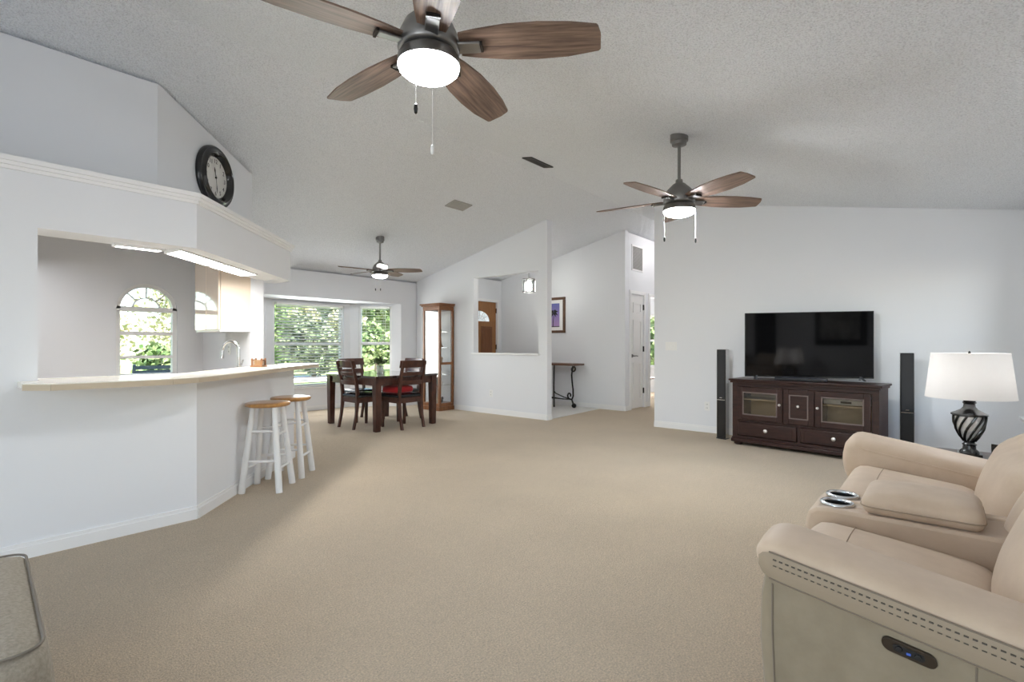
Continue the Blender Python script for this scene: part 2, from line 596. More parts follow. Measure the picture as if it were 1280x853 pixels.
# soffit: front face, plant shelf over it, lower lip under it
fr = sof(0)
b = MB()
b.prism(sband(0.0, -0.11), SB, ST)
b.prism([fr[0], fr[1], fr[2], (2.40, 5.32), (2.10, 5.32), (1.06, 4.45), (-2.6, 4.45)], ST - 0.05, ST)
b.prism(sband(-0.11, -0.33), SB + 0.012, SB + 0.06)
b.box(2.28, 2.397, 5.0, 5.315, SB + 0.001, ST - 0.052)
struct('wall_soffit', b, WALL)
# crown moulding along the top of the soffit
b = MB()
for d1, za, zb in ((0.012, ST - 0.055, ST - 0.035), (0.024, ST - 0.035, ST - 0.015), (0.036, ST - 0.015, ST + 0.012)):
    a, c = sof(d1), sof(-0.02)
    a[2] = (2.40 + d1, a[2][1] + d1); 
    b.prism(a + [(2.40 + d1, 5.32), (2.38, 5.32)] + c[::-1], za, zb)
struct('trim_soffit', b, TRIM)
b = MB()
wall(b, (-2.6, 4.386), (1.125, 4.386), 0.11, ST)
wall(b, (1.125, 4.386), (2.165, 5.30), 0.11, ST)
wall(b, (2.165, 5.30), (2.165, 7.78), 0.11, 2.02)
struct('wall_kitchen_upper', b, WALL)
b = MB(); b.box(2.11, 2.235, 5.20, 7.66, 0, 2.02)
struct('wall_kitchen_stub', b, WALL)

# far wall with the kitchen window and the bay opening
KV = 6.5
AW0, AW1, ASP, ATOP = 1.304, 1.856, 1.528, 1.804      # arch window: left, right, springing, crown
arc_c = (AW0 + AW1) / 2
def arch_top(a):
    u = a - 2.59
    k = max(0.0, 1 - ((u - arc_c) / ((AW1 - AW0) / 2)) ** 2)
    return ASP + (ATOP - ASP) * math.sqrt(k)
BAYL, BAYR, BAYZ = 2.95, 5.80, 1.905
b = MB()
wall(b, (2.17, 7.67), (6.275, 7.67), 0.12, 0, None, holes=[(BAYL - 2.17, BAYR - 2.17, -0.001, BAYZ)])
struct('wall_back', b, WALL)
b = MB(); wall(b, (-2.59, KV), (2.13, KV), 0.12, 0, None, holes=[(AW0 + 2.59, AW1 + 2.59, 0.80, arch_top)])
struct('wall_kitchen', b, WALL)
# bay: three faces and a lid
B0, B1, B2, B3 = (BAYL, 7.67), (3.62, 8.34), (5.15, 8.34), (BAYR, 7.67)
WZ0, WZ1 = 0.42, 1.86
sl = math.hypot(B3[0] - B2[0], B3[1] - B2[1])
b = MB()
wall(b, B1, B2, 0.12, 0, BAYZ, holes=[(3.73 - 3.62, 5.02 - 3.62, WZ0, WZ1)])
wall(b, B2, B3, 0.12, 0, BAYZ, holes=[(0.15, sl - 0.17, WZ0, WZ1)])
wall(b, B0, B1, 0.12, 0, BAYZ, holes=[(0.17, sl - 0.15, WZ0, WZ1)])
struct('wall_bay', b, WALL)
b = MB(); b.prism([(BAYL - .1, 7.79), (3.55, 8.5), (5.22, 8.5), (BAYR + .1, 7.79)], BAYZ, BAYZ + 0.1)
struct('ceiling_bay', b, WALL)
b = MB(); b.prism([(BAYL, 7.67), (3.55, 8.45), (5.22, 8.45), (BAYR, 7.67)], -0.13, 0.002)
struct('floor_bay', b, CARPET)

# partition with its pass-through opening
b = MB(); wall(b, (6.16, 7.66), (6.16, 4.56), 0.115, 0, None, holes=[(7.66 - 6.129, 7.66 - 4.727, 1.0, 2.29)])
struct('wall_partition', b, WALL)
b = MB(); b.box(6.125, 6.30, 4.70, 6.155, 0.985, 1.012)
struct('trim_partition_sill', b, TRIM, bevel=0.004)
# foyer, hall, bedroom beyond
b = MB(); wall(b, (6.285, 7.02), (7.88, 7.02), 0.12, 0, None, holes=[(6.74 - 6.285, 7.735 - 6.285, -0.001, 2.02)])
struct('wall_foyer_front', b, WALL)
b = MB(); wall(b, (7.89, 7.10), (7.89, 4.17), 0.12, 0, None)
struct('wall_foyer_side', b, WALL)
DU0, DU1 = 8.10, 8.60
b = MB(); wall(b, (8.012, 4.17), (10.19, 4.17), 0.12, 0, None, holes=[(DU0 - 8.012, DU1 - 8.012, -0.001, 2.05), (8.85 - 8.012, 9.60 - 8.012, -0.001, 2.04)])
struct('wall_hall', b, WALL)
b = MB(); wall(b, (10.2, 2.95), (10.2, 4.30), -0.12, 0, None)
struct('wall_hall_end', b, WALL)
b = MB()
wall(b, (8.02, 7.1), (11.49, 7.1), 0.12, 0, None)
wall(b, (10.33, 4.17), (11.49, 4.17), 0.12, 0, None)
wall(b, (11.5, 7.1), (11.5, 4.17), 0.12, 0, None, holes=[(7.1 - 5.9, 7.1 - 4.75, 0.6, 1.89)])
struct('wall_bedroom', b, WALL)
b = MB(); wall(b, (6.68, 3.076), (6.68, -0.64), 0.12, 0, None)
wall(b, (10.19, 3.076), (6.81, 3.076), 0.12, 0, None)
struct('wall_tv', b, WALL)
b = MB(); wall(b, (6.8, -0.58), (-2.75, -0.58), 0.12, 0, None, holes=[(6.8 - 6.45, 6.8 - 5.3, 0.5, 1.95)])
struct('wall_right', b, WALL)
b = MB(); wall(b, (-2.6, -0.60), (-2.6, 7.7), 0.12, 0, None, holes=[(0.4, 3.7, -0.001, 2.06)])
struct('wall_rear', b, WALL)

# baseboards
def base(name, pts, t=0.014, h=0.085):
    m = MB()
    for (p0, p1) in zip(pts, pts[1:]):
        wall(m, p0, p1, -t, 0, h - 0.02)
        wall(m, p0, p1, -t * 0.6, h - 0.02, h)
    return struct(name, m, TRIM)
base('baseboard_left', [(-2.6, 3.75), BA, (2.47, 5.04)])
base('baseboard_bar_end', [(2.47, 5.04), (2.38, 5.13)])
base('baseboard_partition', [(6.16, 7.67), (6.16, 4.56), (6.275, 4.56)])
base('baseboard_foyer', [(7.89, 7.02), (7.89, 4.17), (8.04, 4.17)])
base('baseboard_hall', [(8.67, 4.17), (8.79, 4.17)])
base('baseboard_tv', [(7.4, 3.076), (6.68, 3.076), (6.68, -0.58)][1:])
base('baseboard_bay', [B0, B1, B2, B3, (6.16, 7.67)])
base('baseboard_right', [(6.68, -0.58), (1.3, -0.58)])

# ------------------------------------------------------------------ windows
def window(name, p0, p1, z0, z1, rail=None, blind=None, muntin=False, depth=0.10, stool=True):
    """single-hung window between two plan points; local x along the wall, y outwards"""
    p0, p1 = Vector(p0), Vector(p1)
    L = (p1 - p0).length
    rz = math.atan2((p1 - p0).y, (p1 - p0).x)
    f = 0.045
    m = MB()
    m.box(0, f, 0.03, depth, z0, z1); m.box(L - f, L, 0.03, depth, z0, z1)
    m.box(f, L - f, 0.03, depth, z0, z0 + f); m.box(f, L - f, 0.03, depth, z1 - f, z1)
    w = m.build(name, TRIM, loc=(p0.x, p0.y, 0), rz=rz, kind='structure')
    if rail:
        m = MB(); m.box(f, L - f, 0.045, 0.085, rail - 0.025, rail + 0.025)
        m.build('meeting_rail', TRIM, w)
    m = MB(); m.box(f, L - f, 0.068, 0.072, z0 + f, z1 - f)
    m.build('pane', GLASS, w)
    if stool:
        m = MB(); m.box(-0.04, L + 0.04, -0.05, 0.03, z0 - 0.025, z0)
        m.build('window_sill', TRIM, w, bevel=0.004)
    return w, L, rz

def blind(p0, p1, z0, z1, label, pitch=0.05, tilt=12, bottom=None, group='white horizontal blinds in the bay'):
    p0, p1 = Vector(p0), Vector(p1)
    L = (p1 - p0).length
    rz = math.atan2((p1 - p0).y, (p1 - p0).x)
    t = thing('window_blind', label, 'blind', (p0.x, p0.y, z0), rz, group)
    h = z1 - z0
    lo = 0.0 if bottom is None else bottom - z0
    m = MB(); m.box(0.01, L - 0.01, -0.03, 0.02, h - 0.045, h - 0.004); m.build('headrail', BLINDW, t)
    m = MB()
    n = int((h - 0.07 - lo) / pitch)
    a = R(tilt)
    for k in range(n):
        z = h - 0.07 - k * pitch
        m.bar((0.02, -0.004, z), (L - 0.02, -0.004, z), 0.046 * 1.0, 0.0025, up=(0, math.sin(a), math.cos(a)))
    m.build('slats', BLINDW, t)
    m = MB(); m.box(0.02, L - 0.02, -0.025, 0.015, lo + 0.006, lo + 0.03); m.build('bottom_rail', BLINDW, t)
    for x in (0.12, L - 0.12):
        m = MB(); m.cyl((x, -0.03, lo + 0.02), (x, -0.03, h - 0.03), 0.002, seg=6); m.build('ladder_cord', BLINDW, t)
    m = MB(); m.cyl((L - 0.08, -0.036, h - 0.05), (L - 0.08, -0.036, h - 0.62), 0.004, seg=6); m.build('tilt_wand', BLINDW, t)
    return t

s2 = math.sqrt(.5)
def along(p0, p1, a):
    p0, p1 = Vector(p0), Vector(p1)
    return p0 + (p1 - p0).normalized() * a
w1 = window('window_1', (3.73, 8.34), (5.02, 8.34), WZ0, WZ1, rail=1.17)
blind((3.76, 8.325), (4.99, 8.325), WZ0, WZ1, 'wide white slatted blind over the middle bay window behind the dining set', tilt=24)
sa, sb_ = along(B2, B3, 0.15), along(B2, B3, sl - 0.17)
window('window_2', sa, sb_, WZ0, WZ1, rail=1.17)
na = Vector((-s2, -s2)) * 0.015
blind(along(B2, B3, 0.18) + na, along(B2, B3, sl - 0.20) + na, WZ0, WZ1, 'narrow white slatted blind over the bay side window nearer the curio', tilt=4, bottom=1.17)
la, lb_ = along(B0, B1, 0.17), along(B0, B1, sl - 0.15)
window('window_3', la, lb_, WZ0, WZ1, rail=1.17)

# arched kitchen window
wz = 0.80
m = MB()
W = AW1 - AW0
f = 0.04
m.box(0, f, 0.03, 0.10, wz, ASP); m.box(W - f, W, 0.03, 0.10, wz, ASP); m.box(f, W - f, 0.03, 0.10, wz, wz + f)
m.box(0, W, 0.02, 0.10, ASP - 0.025, ASP + 0.025)
def arch(ro_x, ro_z, y0, y1, ri_x, ri_z, n=28):
    pts_o = [(W / 2 + ro_x * math.cos(PI * k / n), ASP + ro_z * math.sin(PI * k / n)) for k in range(n + 1)]
    pts_i = [(W / 2 + ri_x * math.cos(PI * k / n), ASP + ri_z * math.sin(PI * k / n)) for k in range(n + 1)]
    for k in range(n):
        a, b2, c, d = pts_o[k], pts_o[k + 1], pts_i[k + 1], pts_i[k]
        m.hexa([(d[0], y0, d[1]), (a[0], y0, a[1]), (a[0], y1, a[1]), (d[0], y1, d[1]),
                (c[0], y0, c[1]), (b2[0], y0, b2[1]), (b2[0], y1, b2[1]), (c[0], y1, c[1])])
AH = ATOP - ASP
arch(W / 2, AH, 0.02, 0.10, W / 2 - f, AH - f)
kw = m.build('window_4', TRIM, loc=(AW0, KV, 0), rz=0, kind='structure')
m = MB()
arch(W * 0.24, AH * 0.48, 0.05, 0.08, W * 0.24 - 0.014, AH * 0.48 - 0.014)
for ang in (45, 90, 135):
    c, s = math.cos(R(ang)), math.sin(R(ang))
    m.bar((W / 2 + W * .23 * c, 0.065, ASP + AH * .47 * s), (W / 2 + (W / 2 - .02) * c, 0.065, ASP + (AH - .02) * s), 0.014, 0.014, up=(0, 1, 0))
m.build('fan_muntins', TRIM, kw)
m = MB()
m.box(f, W - f, 0.045, 0.085, 1.25, 1.29); m.box(f, W - f, 0.045, 0.085, 1.0, 1.03)
m.build('meeting_rail', TRIM, kw)
m = MB()
m.box(f, W - f, 0.066, 0.070, wz + f, ASP)
m.poly([(W / 2 + (W / 2 - f) * math.cos(PI * k / 24), 0.066, ASP + (AH - f) * math.sin(PI * k / 24)) for k in range(25)], (0, 0.004, 0))
m.build('pane', GLASS, kw)
m = MB(); m.box(-0.04, W + 0.04, -0.05, 0.03, wz - 0.025, wz); m.build('window_sill', TRIM, kw)
window('added_side_window', (6.45, -0.58), (5.3, -0.58), 0.5, 1.95, rail=1.2)  # unseen window, added in the right wall to bring in daylight
window('window_5', (11.5, 5.9), (11.5, 4.75), 0.6, 1.89, rail=1.25)

# big sliding door behind the camera, unseen and added to let daylight in
def slider(name, p0, p1, h, label=None):
    p0, p1 = Vector(p0), Vector(p1)
    L = (p1 - p0).length
    rz = math.atan2((p1 - p0).y, (p1 - p0).x)
    m = MB()
    f = 0.06
    m.box(0, f, 0.02, 0.10, 0, h); m.box(L - f, L, 0.02, 0.10, 0, h); m.box(f, L - f, 0.02, 0.10, h - f, h); m.box(f, L - f, 0.02, 0.10, 0, 0.04)
    m.box(L / 2 - 0.04, L / 2 + 0.04, 0.03, 0.09, 0.04, h - f)
    d = m.build(name, TRIM, loc=(p0.x, p0.y, 0), rz=rz, kind='structure')
    m = MB(); m.box(f, L - f, 0.058, 0.062, 0.04, h - f); m.build('pane', GLASS, d)
    return d
slider('added_slider', (-2.6, -0.2), (-2.6, 3.1), 2.06)

# ------------------------------------------------------------------ doors
# front door, seen through the pass-through
dw = 7.735 - 6.74
d = MB(); d.box(0, dw, 0.03, 0.075, 0.01, 2.02)
fd = d.build('door_1', FRONTDOOR, loc=(6.74, 7.02, 0), kind='structure')
m = MB()
for x0, x1 in ((0.12, 0.45), (dw - 0.45, dw - 0.12)):
    for z0, z1 in ((0.25, 0.80), (0.92, 1.52)):
        m.box(x0, x1, 0.016, 0.03, z0, z1); m.box(x0 + .04, x1 - .04, 0.006, 0.016, z0 + .04, z1 - .04)
m.build('raised_panel', mat('front_door_panel', (0.15, 0.052, 0.018), 0.4, noise=(3, (0.22, 0.085, 0.03), 5, 0.3, 0.7), stretch=(12, 12, 1.5)), fd, bevel=0.005)
def halfell(rx, rz_, y, dy, c=dw / 2, z=1.62, n=20):
    return [(c + rx * math.cos(PI * k / n), y, z + rz_ * math.sin(PI * k / n)) for k in range(n + 1)], (0, dy, 0)
m = MB(); m.poly(*halfell(0.32, 0.24, 0.018, 0.012)); m.build('fanlight_frame', FRONTDOOR, fd)
LEADED = mat('frosted_fanlight', (0.80, 0.84, 0.84), 0.25, noise=(28, (0.45, 0.55, 0.58), 3, 0.4, 0.6), transmission=0.3, emit=((0.85, 0.95, 1.0), 0.35))
m = MB(); m.poly(*halfell(0.28, 0.205, 0.012, 0.008)); m.build('fanlight_glass', LEADED, fd)
m = MB()
for ang in (35, 65, 90, 115, 145):
    c, s = math.cos(R(ang)), math.sin(R(ang))
    m.bar((dw / 2 + 0.06 * c, 0.010, 1.62 + 0.045 * s), (dw / 2 + 0.27 * c, 0.010, 1.62 + 0.2 * s), 0.007, 0.006, up=(0, 1, 0))
m.tube([(dw / 2 + 0.15 * math.cos(PI * k / 14), 0.010, 1.62 + 0.11 * math.sin(PI * k / 14)) for k in range(15)], 0.004, seg=6)
m.build('leading', VENTGREY, fd)
m = MB()
for z in (0.25, 1.05, 1.8):
    m.box(dw - 0.004, dw + 0.006, 0.005, 0.03, z, z + 0.1)
m.build('hinge', DARKMETAL, fd)
m = MB(); m.lathe([(0.001, -0.06), (0.03, -0.05), (0.03, -0.03), (0.012, -0.02), (0.012, 0.03)], 16, (0.07, 0.03, 0.98), 'y'); m.build('door_knob', CHROME, fd)

def casing(name, u0, u1, v, h, w=0.06, t=0.016):
    m = MB()
    m.box(u0 - w, u0, v - t, v, 0, h + w); m.box(u1, u1 + w, v - t, v, 0, h + w); m.box(u0, u1, v - t, v, h, h + w)
    m.box(u0 - w * .6, u0 - w * .25, v - t - .006, v - t, 0, h + w * .6); m.box(u1 + w * .25, u1 + w * .6, v - t - .006, v - t, 0, h + w * .6)
    return struct(name, m, TRIM)
casing('trim_front_door', 6.74, 7.735, 7.02, 2.02, 0.055)
casing('trim_hall_door', DU0, DU1, 4.17, 2.05)
casing('trim_bedroom_door', 8.85, 9.60, 4.17, 2.04)
dw2 = DU1 - DU0
m = MB(); m.box(0.004, dw2 - 0.004, 0.012, 0.05, 0.012, 2.045)
hd = m.build('door_2', DOORW, loc=(DU0, 4.17, 0), kind='structure')
m = MB()
for x0, x1 in ((0.10, dw2 - 0.10),):
    for z0, z1 in ((0.16, 0.83), (1.0, 1.59), (1.72, 1.90)):
        for (a, b_, c, e) in ((x0, x0 + .024, z0, z1), (x1 - .024, x1, z0, z1), (x0 + .024, x1 - .024, z0, z0 + .024), (x0 + .024, x1 - .024, z1 - .024, z1)):
            m.box(a, b_, -0.004, 0.012, c, e)
        m.box(x0 + .035, x1 - .035, 0.004, 0.012, z0 + .035, z1 - .035)
m.build('raised_panel', DOORW, hd)
m = MB()
for z in (0.26, 1.02, 1.78):
    m.box(dw2 - 0.012, dw2 + 0.012, -0.014, 0.012, z, z + 0.1)
m.build('hinge', DARKMETAL, hd)
m = MB()
m.lathe([(0.03, -0.004), (0.03, 0.012)], 16, (0.06, 0.0, 0.95), 'y')
m.cyl((0.06, 0.0, 0.95), (0.06, -0.05, 0.95), 0.009, seg=10)
m.tube([(0.06, -0.05, 0.95), (0.11, -0.052, 0.952), (0.17, -0.05, 0.945)], 0.009, seg=8)
m.build('lever_handle', NICKEL, hd)

# ------------------------------------------------------------------ kitchen
# bar ledge: curved laminate shelf riding on the knee wall
front = [(0.424, 3.42), (0.60, 3.405), (0.80, 3.395), (0.95, 3.41), (1.10, 3.465), (1.25, 3.575), (1.42, 3.735), (1.75, 4.065), (2.145, 4.455), (2.66, 4.90)]
ledge_pts = [(0.33, 3.748), (0.33, 3.53)] + front + [(2.69, 4.95), (2.69, 5.00), (2.54, 5.16), (2.40, 5.16), (2.27, 5.12)] + [(1.16, 4.0), (0.42, 4.0), (0.42, 3.748)]
lz0, lz1 = 0.917, 0.953
m = MB(); m.prism(ledge_pts, lz0 + 0.004, lz1)
lg = m.build('bar_ledge', LEDGE, bevel=0.004)
tag(lg, 'cream laminate bar ledge curving along the top of the kitchen half wall', 'ledge')
m = MB()
edge = ledge_pts[1:12] + [(2.69, 4.95), (2.69, 5.00)]
E2 = [Vector(p) for p in edge]
for p, q2 in zip(E2, E2[1:]):
    dd = (q2 - p).normalized(); nn = Vector((dd.y, -dd.x)) * 0.003
    m.hexa([(p.x, p.y, lz0), (q2.x, q2.y, lz0), (q2.x + nn.x, q2.y + nn.y, lz0), (p.x + nn.x, p.y + nn.y, lz0),
            (p.x, p.y, lz1 - .006), (q2.x, q2.y, lz1 - .006), (q2.x + nn.x, q2.y + nn.y, lz1 - .006), (p.x + nn.x, p.y + nn.y, lz1 - .006)])
m.build('edge_band', LEDGE_EDGE, lg)

# sink counter behind the bar
kc = thing('kitchen_counter', 'cream sink counter tucked behind the raised bar ledge', 'counter')
m = MB(); m.prism([(0.55, 3.89), (1.12, 3.89), (2.10, 4.87), (2.10, 5.18), (1.75, 5.18), (0.85, 4.50), (0.55, 4.50)], 0.02, 0.825); m.build('base_cabinet', CABCREAM, kc)
m = MB(); m.prism([(0.53, 3.885), (1.122, 3.885), (2.10, 4.863), (2.10, 5.19), (1.73, 5.19), (0.84, 4.52), (0.53, 4.52)], 0.825, 0.86); m.build('worktop', LEDGE, kc)
# faucet
fx, fy = 1.872, 4.865
dirv = Vector((-0.62, 0.78))
ft = thing('kitchen_faucet', 'brushed steel gooseneck pull-down faucet standing behind the bar ledge', 'faucet', (fx, fy, 0.86))
m = MB(); m.lathe([(0.032, 0), (0.032, 0.008), (0.02, 0.02), (0.017, 0.06), (0.017, 0.10)], 20); m.build('faucet_base', CHROME, ft)
m = MB()
path = [(0, 0, 0.09), (0, 0, 0.16), (0, 0, 0.22)]
for k in range(1, 13):
    a = PI * k / 12
    r = 0.075
    path.append((dirv.x * r * (1 - math.cos(a)), dirv.y * r * (1 - math.cos(a)), 0.24 + r * math.sin(a) * 1.05))
m.tube(path, 0.0125, seg=14); m.build('gooseneck', CHROME, ft)
m = MB(); e = path[-1]
m.cyl(e, (e[0] + dirv.x * .008, e[1] + dirv.y * .008, e[2] - 0.075), 0.013, 0.018, seg=14); m.build('spray_head', CHROME, ft)
m = MB(); m.bar((0.015, 0.012, 0.08), (0.055, 0.045, 0.15), 0.012, 0.008); m.build('faucet_lever', CHROME, ft)
# upper cabinet on the stub wall
uc = thing('upper_cabinet', 'cream gloss wall cabinet hung on the kitchen stub wall', 'cabinet', (2.11, 5.20, 1.29))
m = MB(); m.box(-0.27, 0, 0, 0.63, 0, 0.70); m.build('cabinet_body', CABCREAM, uc)
for y0, y1 in ((0.004, 0.312), (0.318, 0.626)):
    m = MB(); m.box(-0.292, -0.272, y0, y1, 0.004, 0.696)
    dd_ = m.build('door', CABCREAM, uc, bevel=0.003)
m = MB(); m.box(-0.275, 0.0, 0.63, 0.645, -0.015, 0.0); m.box(-0.28, 0, 0.0, 0.63, -0.014, 0.0); m.build('bottom_rail', WHITEPL, uc)
m = MB(); m.box(-0.30, 0.0, -0.012, 0.64, 0.70, 0.74); m.build('top_moulding', CABCREAM, uc, bevel=0.006)
# diffuser panels under the soffit
def panel(pts, label):
    o = MB(); o.prism(pts, SB - 0.004, SB + 0.012)
    r = thing('soffit_light', label, 'ceiling light', (0, 0, 0), 0, 'lit panels under the kitchen soffit')
    o.build('diffuser', PANEL, r)
    m2 = MB()
    n = len(pts)
    for i in range(n):
        p, q2 = pts[i], pts[(i + 1) % n]
        m2.bar((p[0], p[1], SB + 0.004), (q2[0], q2[1], SB + 0.004), 0.016, 0.022)
    m2.build('panel_frame', TRIM, r)
def sp(d, t):      # point on the 45 degree run, d inwards, t along
    return (BA[0] - d * math.tan(R(22.5)) + t * s2, 3.75 + d + t * s2)
panel([(0.80, 3.995), (1.06, 3.995), (1.04, 4.06), (0.80, 4.06)], 'narrow bright panel under the straight run of the soffit')
panel([sp(0.13, 0.0), sp(0.13, 0.60), sp(0.305, 0.60), sp(0.305, 0.06)], 'wide bright panel under the soffit where it turns, above the faucet')
panel([sp(0.13, 0.63), sp(0.13, 1.20), sp(0.305, 1.20), sp(0.305, 0.63)], 'bright panel under the soffit nearest the cream wall cabinet')

# outlets and switches
def plate(loc, rz, label, kind='outlet', w=0.07, n=1):
    t = thing('wall_' + kind if kind == 'outlet' else 'light_switch', label, kind, loc, rz)
    m = MB(); m.rbox((0, -0.003, 0), (w, 0.008, 0.115), 0.003, 4); m.build('cover_plate', WHITEPL, t)
    for k in range(n):
        x = (k - (n - 1) / 2) * 0.046
        if kind == 'outlet':
            for z in (-0.024, 0.024):
                m = MB(); m.box(x - 0.016, x + 0.016, -0.0095, -0.004, z - 0.014, z + 0.014); s_ = m.build('socket', WHITEPL, t)
                m = MB(); m.box(x - 0.008, x - 0.005, -0.0105, -0.009, z - 0.006, z + 0.008); m.box(x + 0.005, x + 0.008, -0.0105, -0.009, z - 0.006, z + 0.008); m.build('slot', BLACKPL, s_)
        else:
            m = MB(); m.box(x - 0.006, x + 0.006, -0.016, -0.004, -0.012, 0.014); m.build('toggle', WHITEPL, t)
    return t
plate((6.16, 5.717, 0.337), R(-90), 'white wall outlet low on the partition below the pass-through')
plate((6.68, 2.343, 0.343), R(-90), 'white wall outlet on the wall left of the tall speaker')
plate((6.68, 2.831, 1.128), R(-90), 'white triple light switch on the wall edge by the hallway', 'switch', 0.16, 3)
plate((2.11, 5.72, 1.10), R(-90), 'white outlet on the kitchen stub wall left of the faucet arch')
plate((2.11, 5.50, 1.10), R(-90), 'white light switch on the kitchen stub wall behind the faucet arch', 'switch')

# wooden caddy on the ledge
cd = thing('coaster_caddy', 'small brown wooden caddy standing on the bar ledge near its tip', 'caddy', (1.935, 4.60, lz1), R(45))
m = MB(); m.box(-0.052, 0.052, -0.052, 0.052, 0, 0.014); m.build('base', CADDYWOOD, cd, bevel=0.003)
for x, y in ((-.04, -.04), (.04, -.04), (-.04, .04), (.04, .04)):
    m = MB(); m.box(x - .006, x + .006, y - .006, y + .006, 0.014, 0.075); m.build('post', CADDYWOOD, cd)
m = MB(); m.box(-.046, .046, -.044, -.036, 0.052, 0.066); m.box(-.046, .046, .036, .044, 0.052, 0.066); m.build('rail', CADDYWOOD, cd)
m = MB()
for k in range(5):
    m.box(-0.033, 0.033, -0.033, 0.033, 0.015 + k * 0.0095, 0.022 + k * 0.0095)
m.build('coasters', mat('coaster_cork', (0.40, 0.24, 0.11), 0.7), cd)

# ------------------------------------------------------------------ clock
ang = math.atan2(5.30 - 4.386, 2.165 - 1.125)
ck = thing('wall_clock', 'round black-framed wall clock hanging above the kitchen soffit', 'clock', (1.661, 4.857, 2.614), ang)
m = MB(); m.lathe([(0.17, -0.012), (0.185, -0.022), (0.192, -0.052), (0.212, -0.064), (0.228, -0.050), (0.240, -0.040), (0.256, -0.042), (0.268, -0.028), (0.268, -0.002), (0.17, -0.002)], 64, axis='y'); m.build('frame', BLACKPAINT, ck, smooth=50)
m = MB(); m.lathe([(0.001, -0.016), (0.184, -0.016), (0.184, -0.004), (0.001, -0.004)], 48, axis='y'); m.build('dial', DIAL, ck)
m = MB()
for k in range(60):
    a = 2 * PI * k / 60
    r0 = 0.168 if k % 5 == 0 else 0.172
    m.bar((r0 * math.sin(a), -0.0175, r0 * math.cos(a)), (0.178 * math.sin(a), -0.0175, 0.178 * math.cos(a)), 0.003 if k % 5 == 0 else 0.0015, 0.001, up=(0, 1, 0))
m.build('minute_marks', INK, ck)
dg = bpy.context.evaluated_depsgraph_get()
for h in range(1, 13):
    cu = bpy.data.curves.new('numeral', 'FONT')
    cu.body = str(h); cu.size = 0.052; cu.align_x = 'CENTER'; cu.align_y = 'CENTER'; cu.extrude = 0.0006
    to = bpy.data.objects.new('numeral_text', cu)
    COL.objects.link(to)
    bpy.context.view_layer.update()
    me = bpy.data.meshes.new_from_object(to.evaluated_get(bpy.context.evaluated_depsgraph_get()))
    a = 2 * PI * h / 12
    me.transform(Matrix.Translation((0.140 * math.sin(a), -0.0175, 0.140 * math.cos(a))) @ Matrix.Rotation(R(90), 4, 'X'))
    bpy.data.objects.remove(to); bpy.data.curves.remove(cu)
    me.name = 'numeral'; me.materials.clear(); me.materials.append(INK)
    o = bpy.data.objects.new('numeral', me); COL.objects.link(o); o.parent = ck
def hand(name, angle, L, w, y):
    m = MB()
    s, c = math.sin(R(angle)), math.cos(R(angle))
    m.bar((-s * .02, y, -c * .02), (s * L * .6, y, c * L * .6), w * .5, 0.0015, up=(0, 1, 0))
    m.bar((s * L * .45, y, c * L * .45), (s * L * .7, y, c * L * .7), w * .5, 0.0015, up=(0, 1, 0), w1=w * 1.6)
    m.bar((s * L * .7, y, c * L * .7), (s * L, y, c * L), w * 1.6, 0.0015, up=(0, 1, 0), w1=0.001)
    m.build(name, INK, ck)
hand('hour_hand', -14, 0.088, 0.010, -0.0205)
hand('minute_hand', 172, 0.135, 0.008, -0.0225)
m = MB(); m.lathe([(0.008, -0.026), (0.008, -0.016)], 16, axis='y'); m.build('centre_cap', INK, ck)

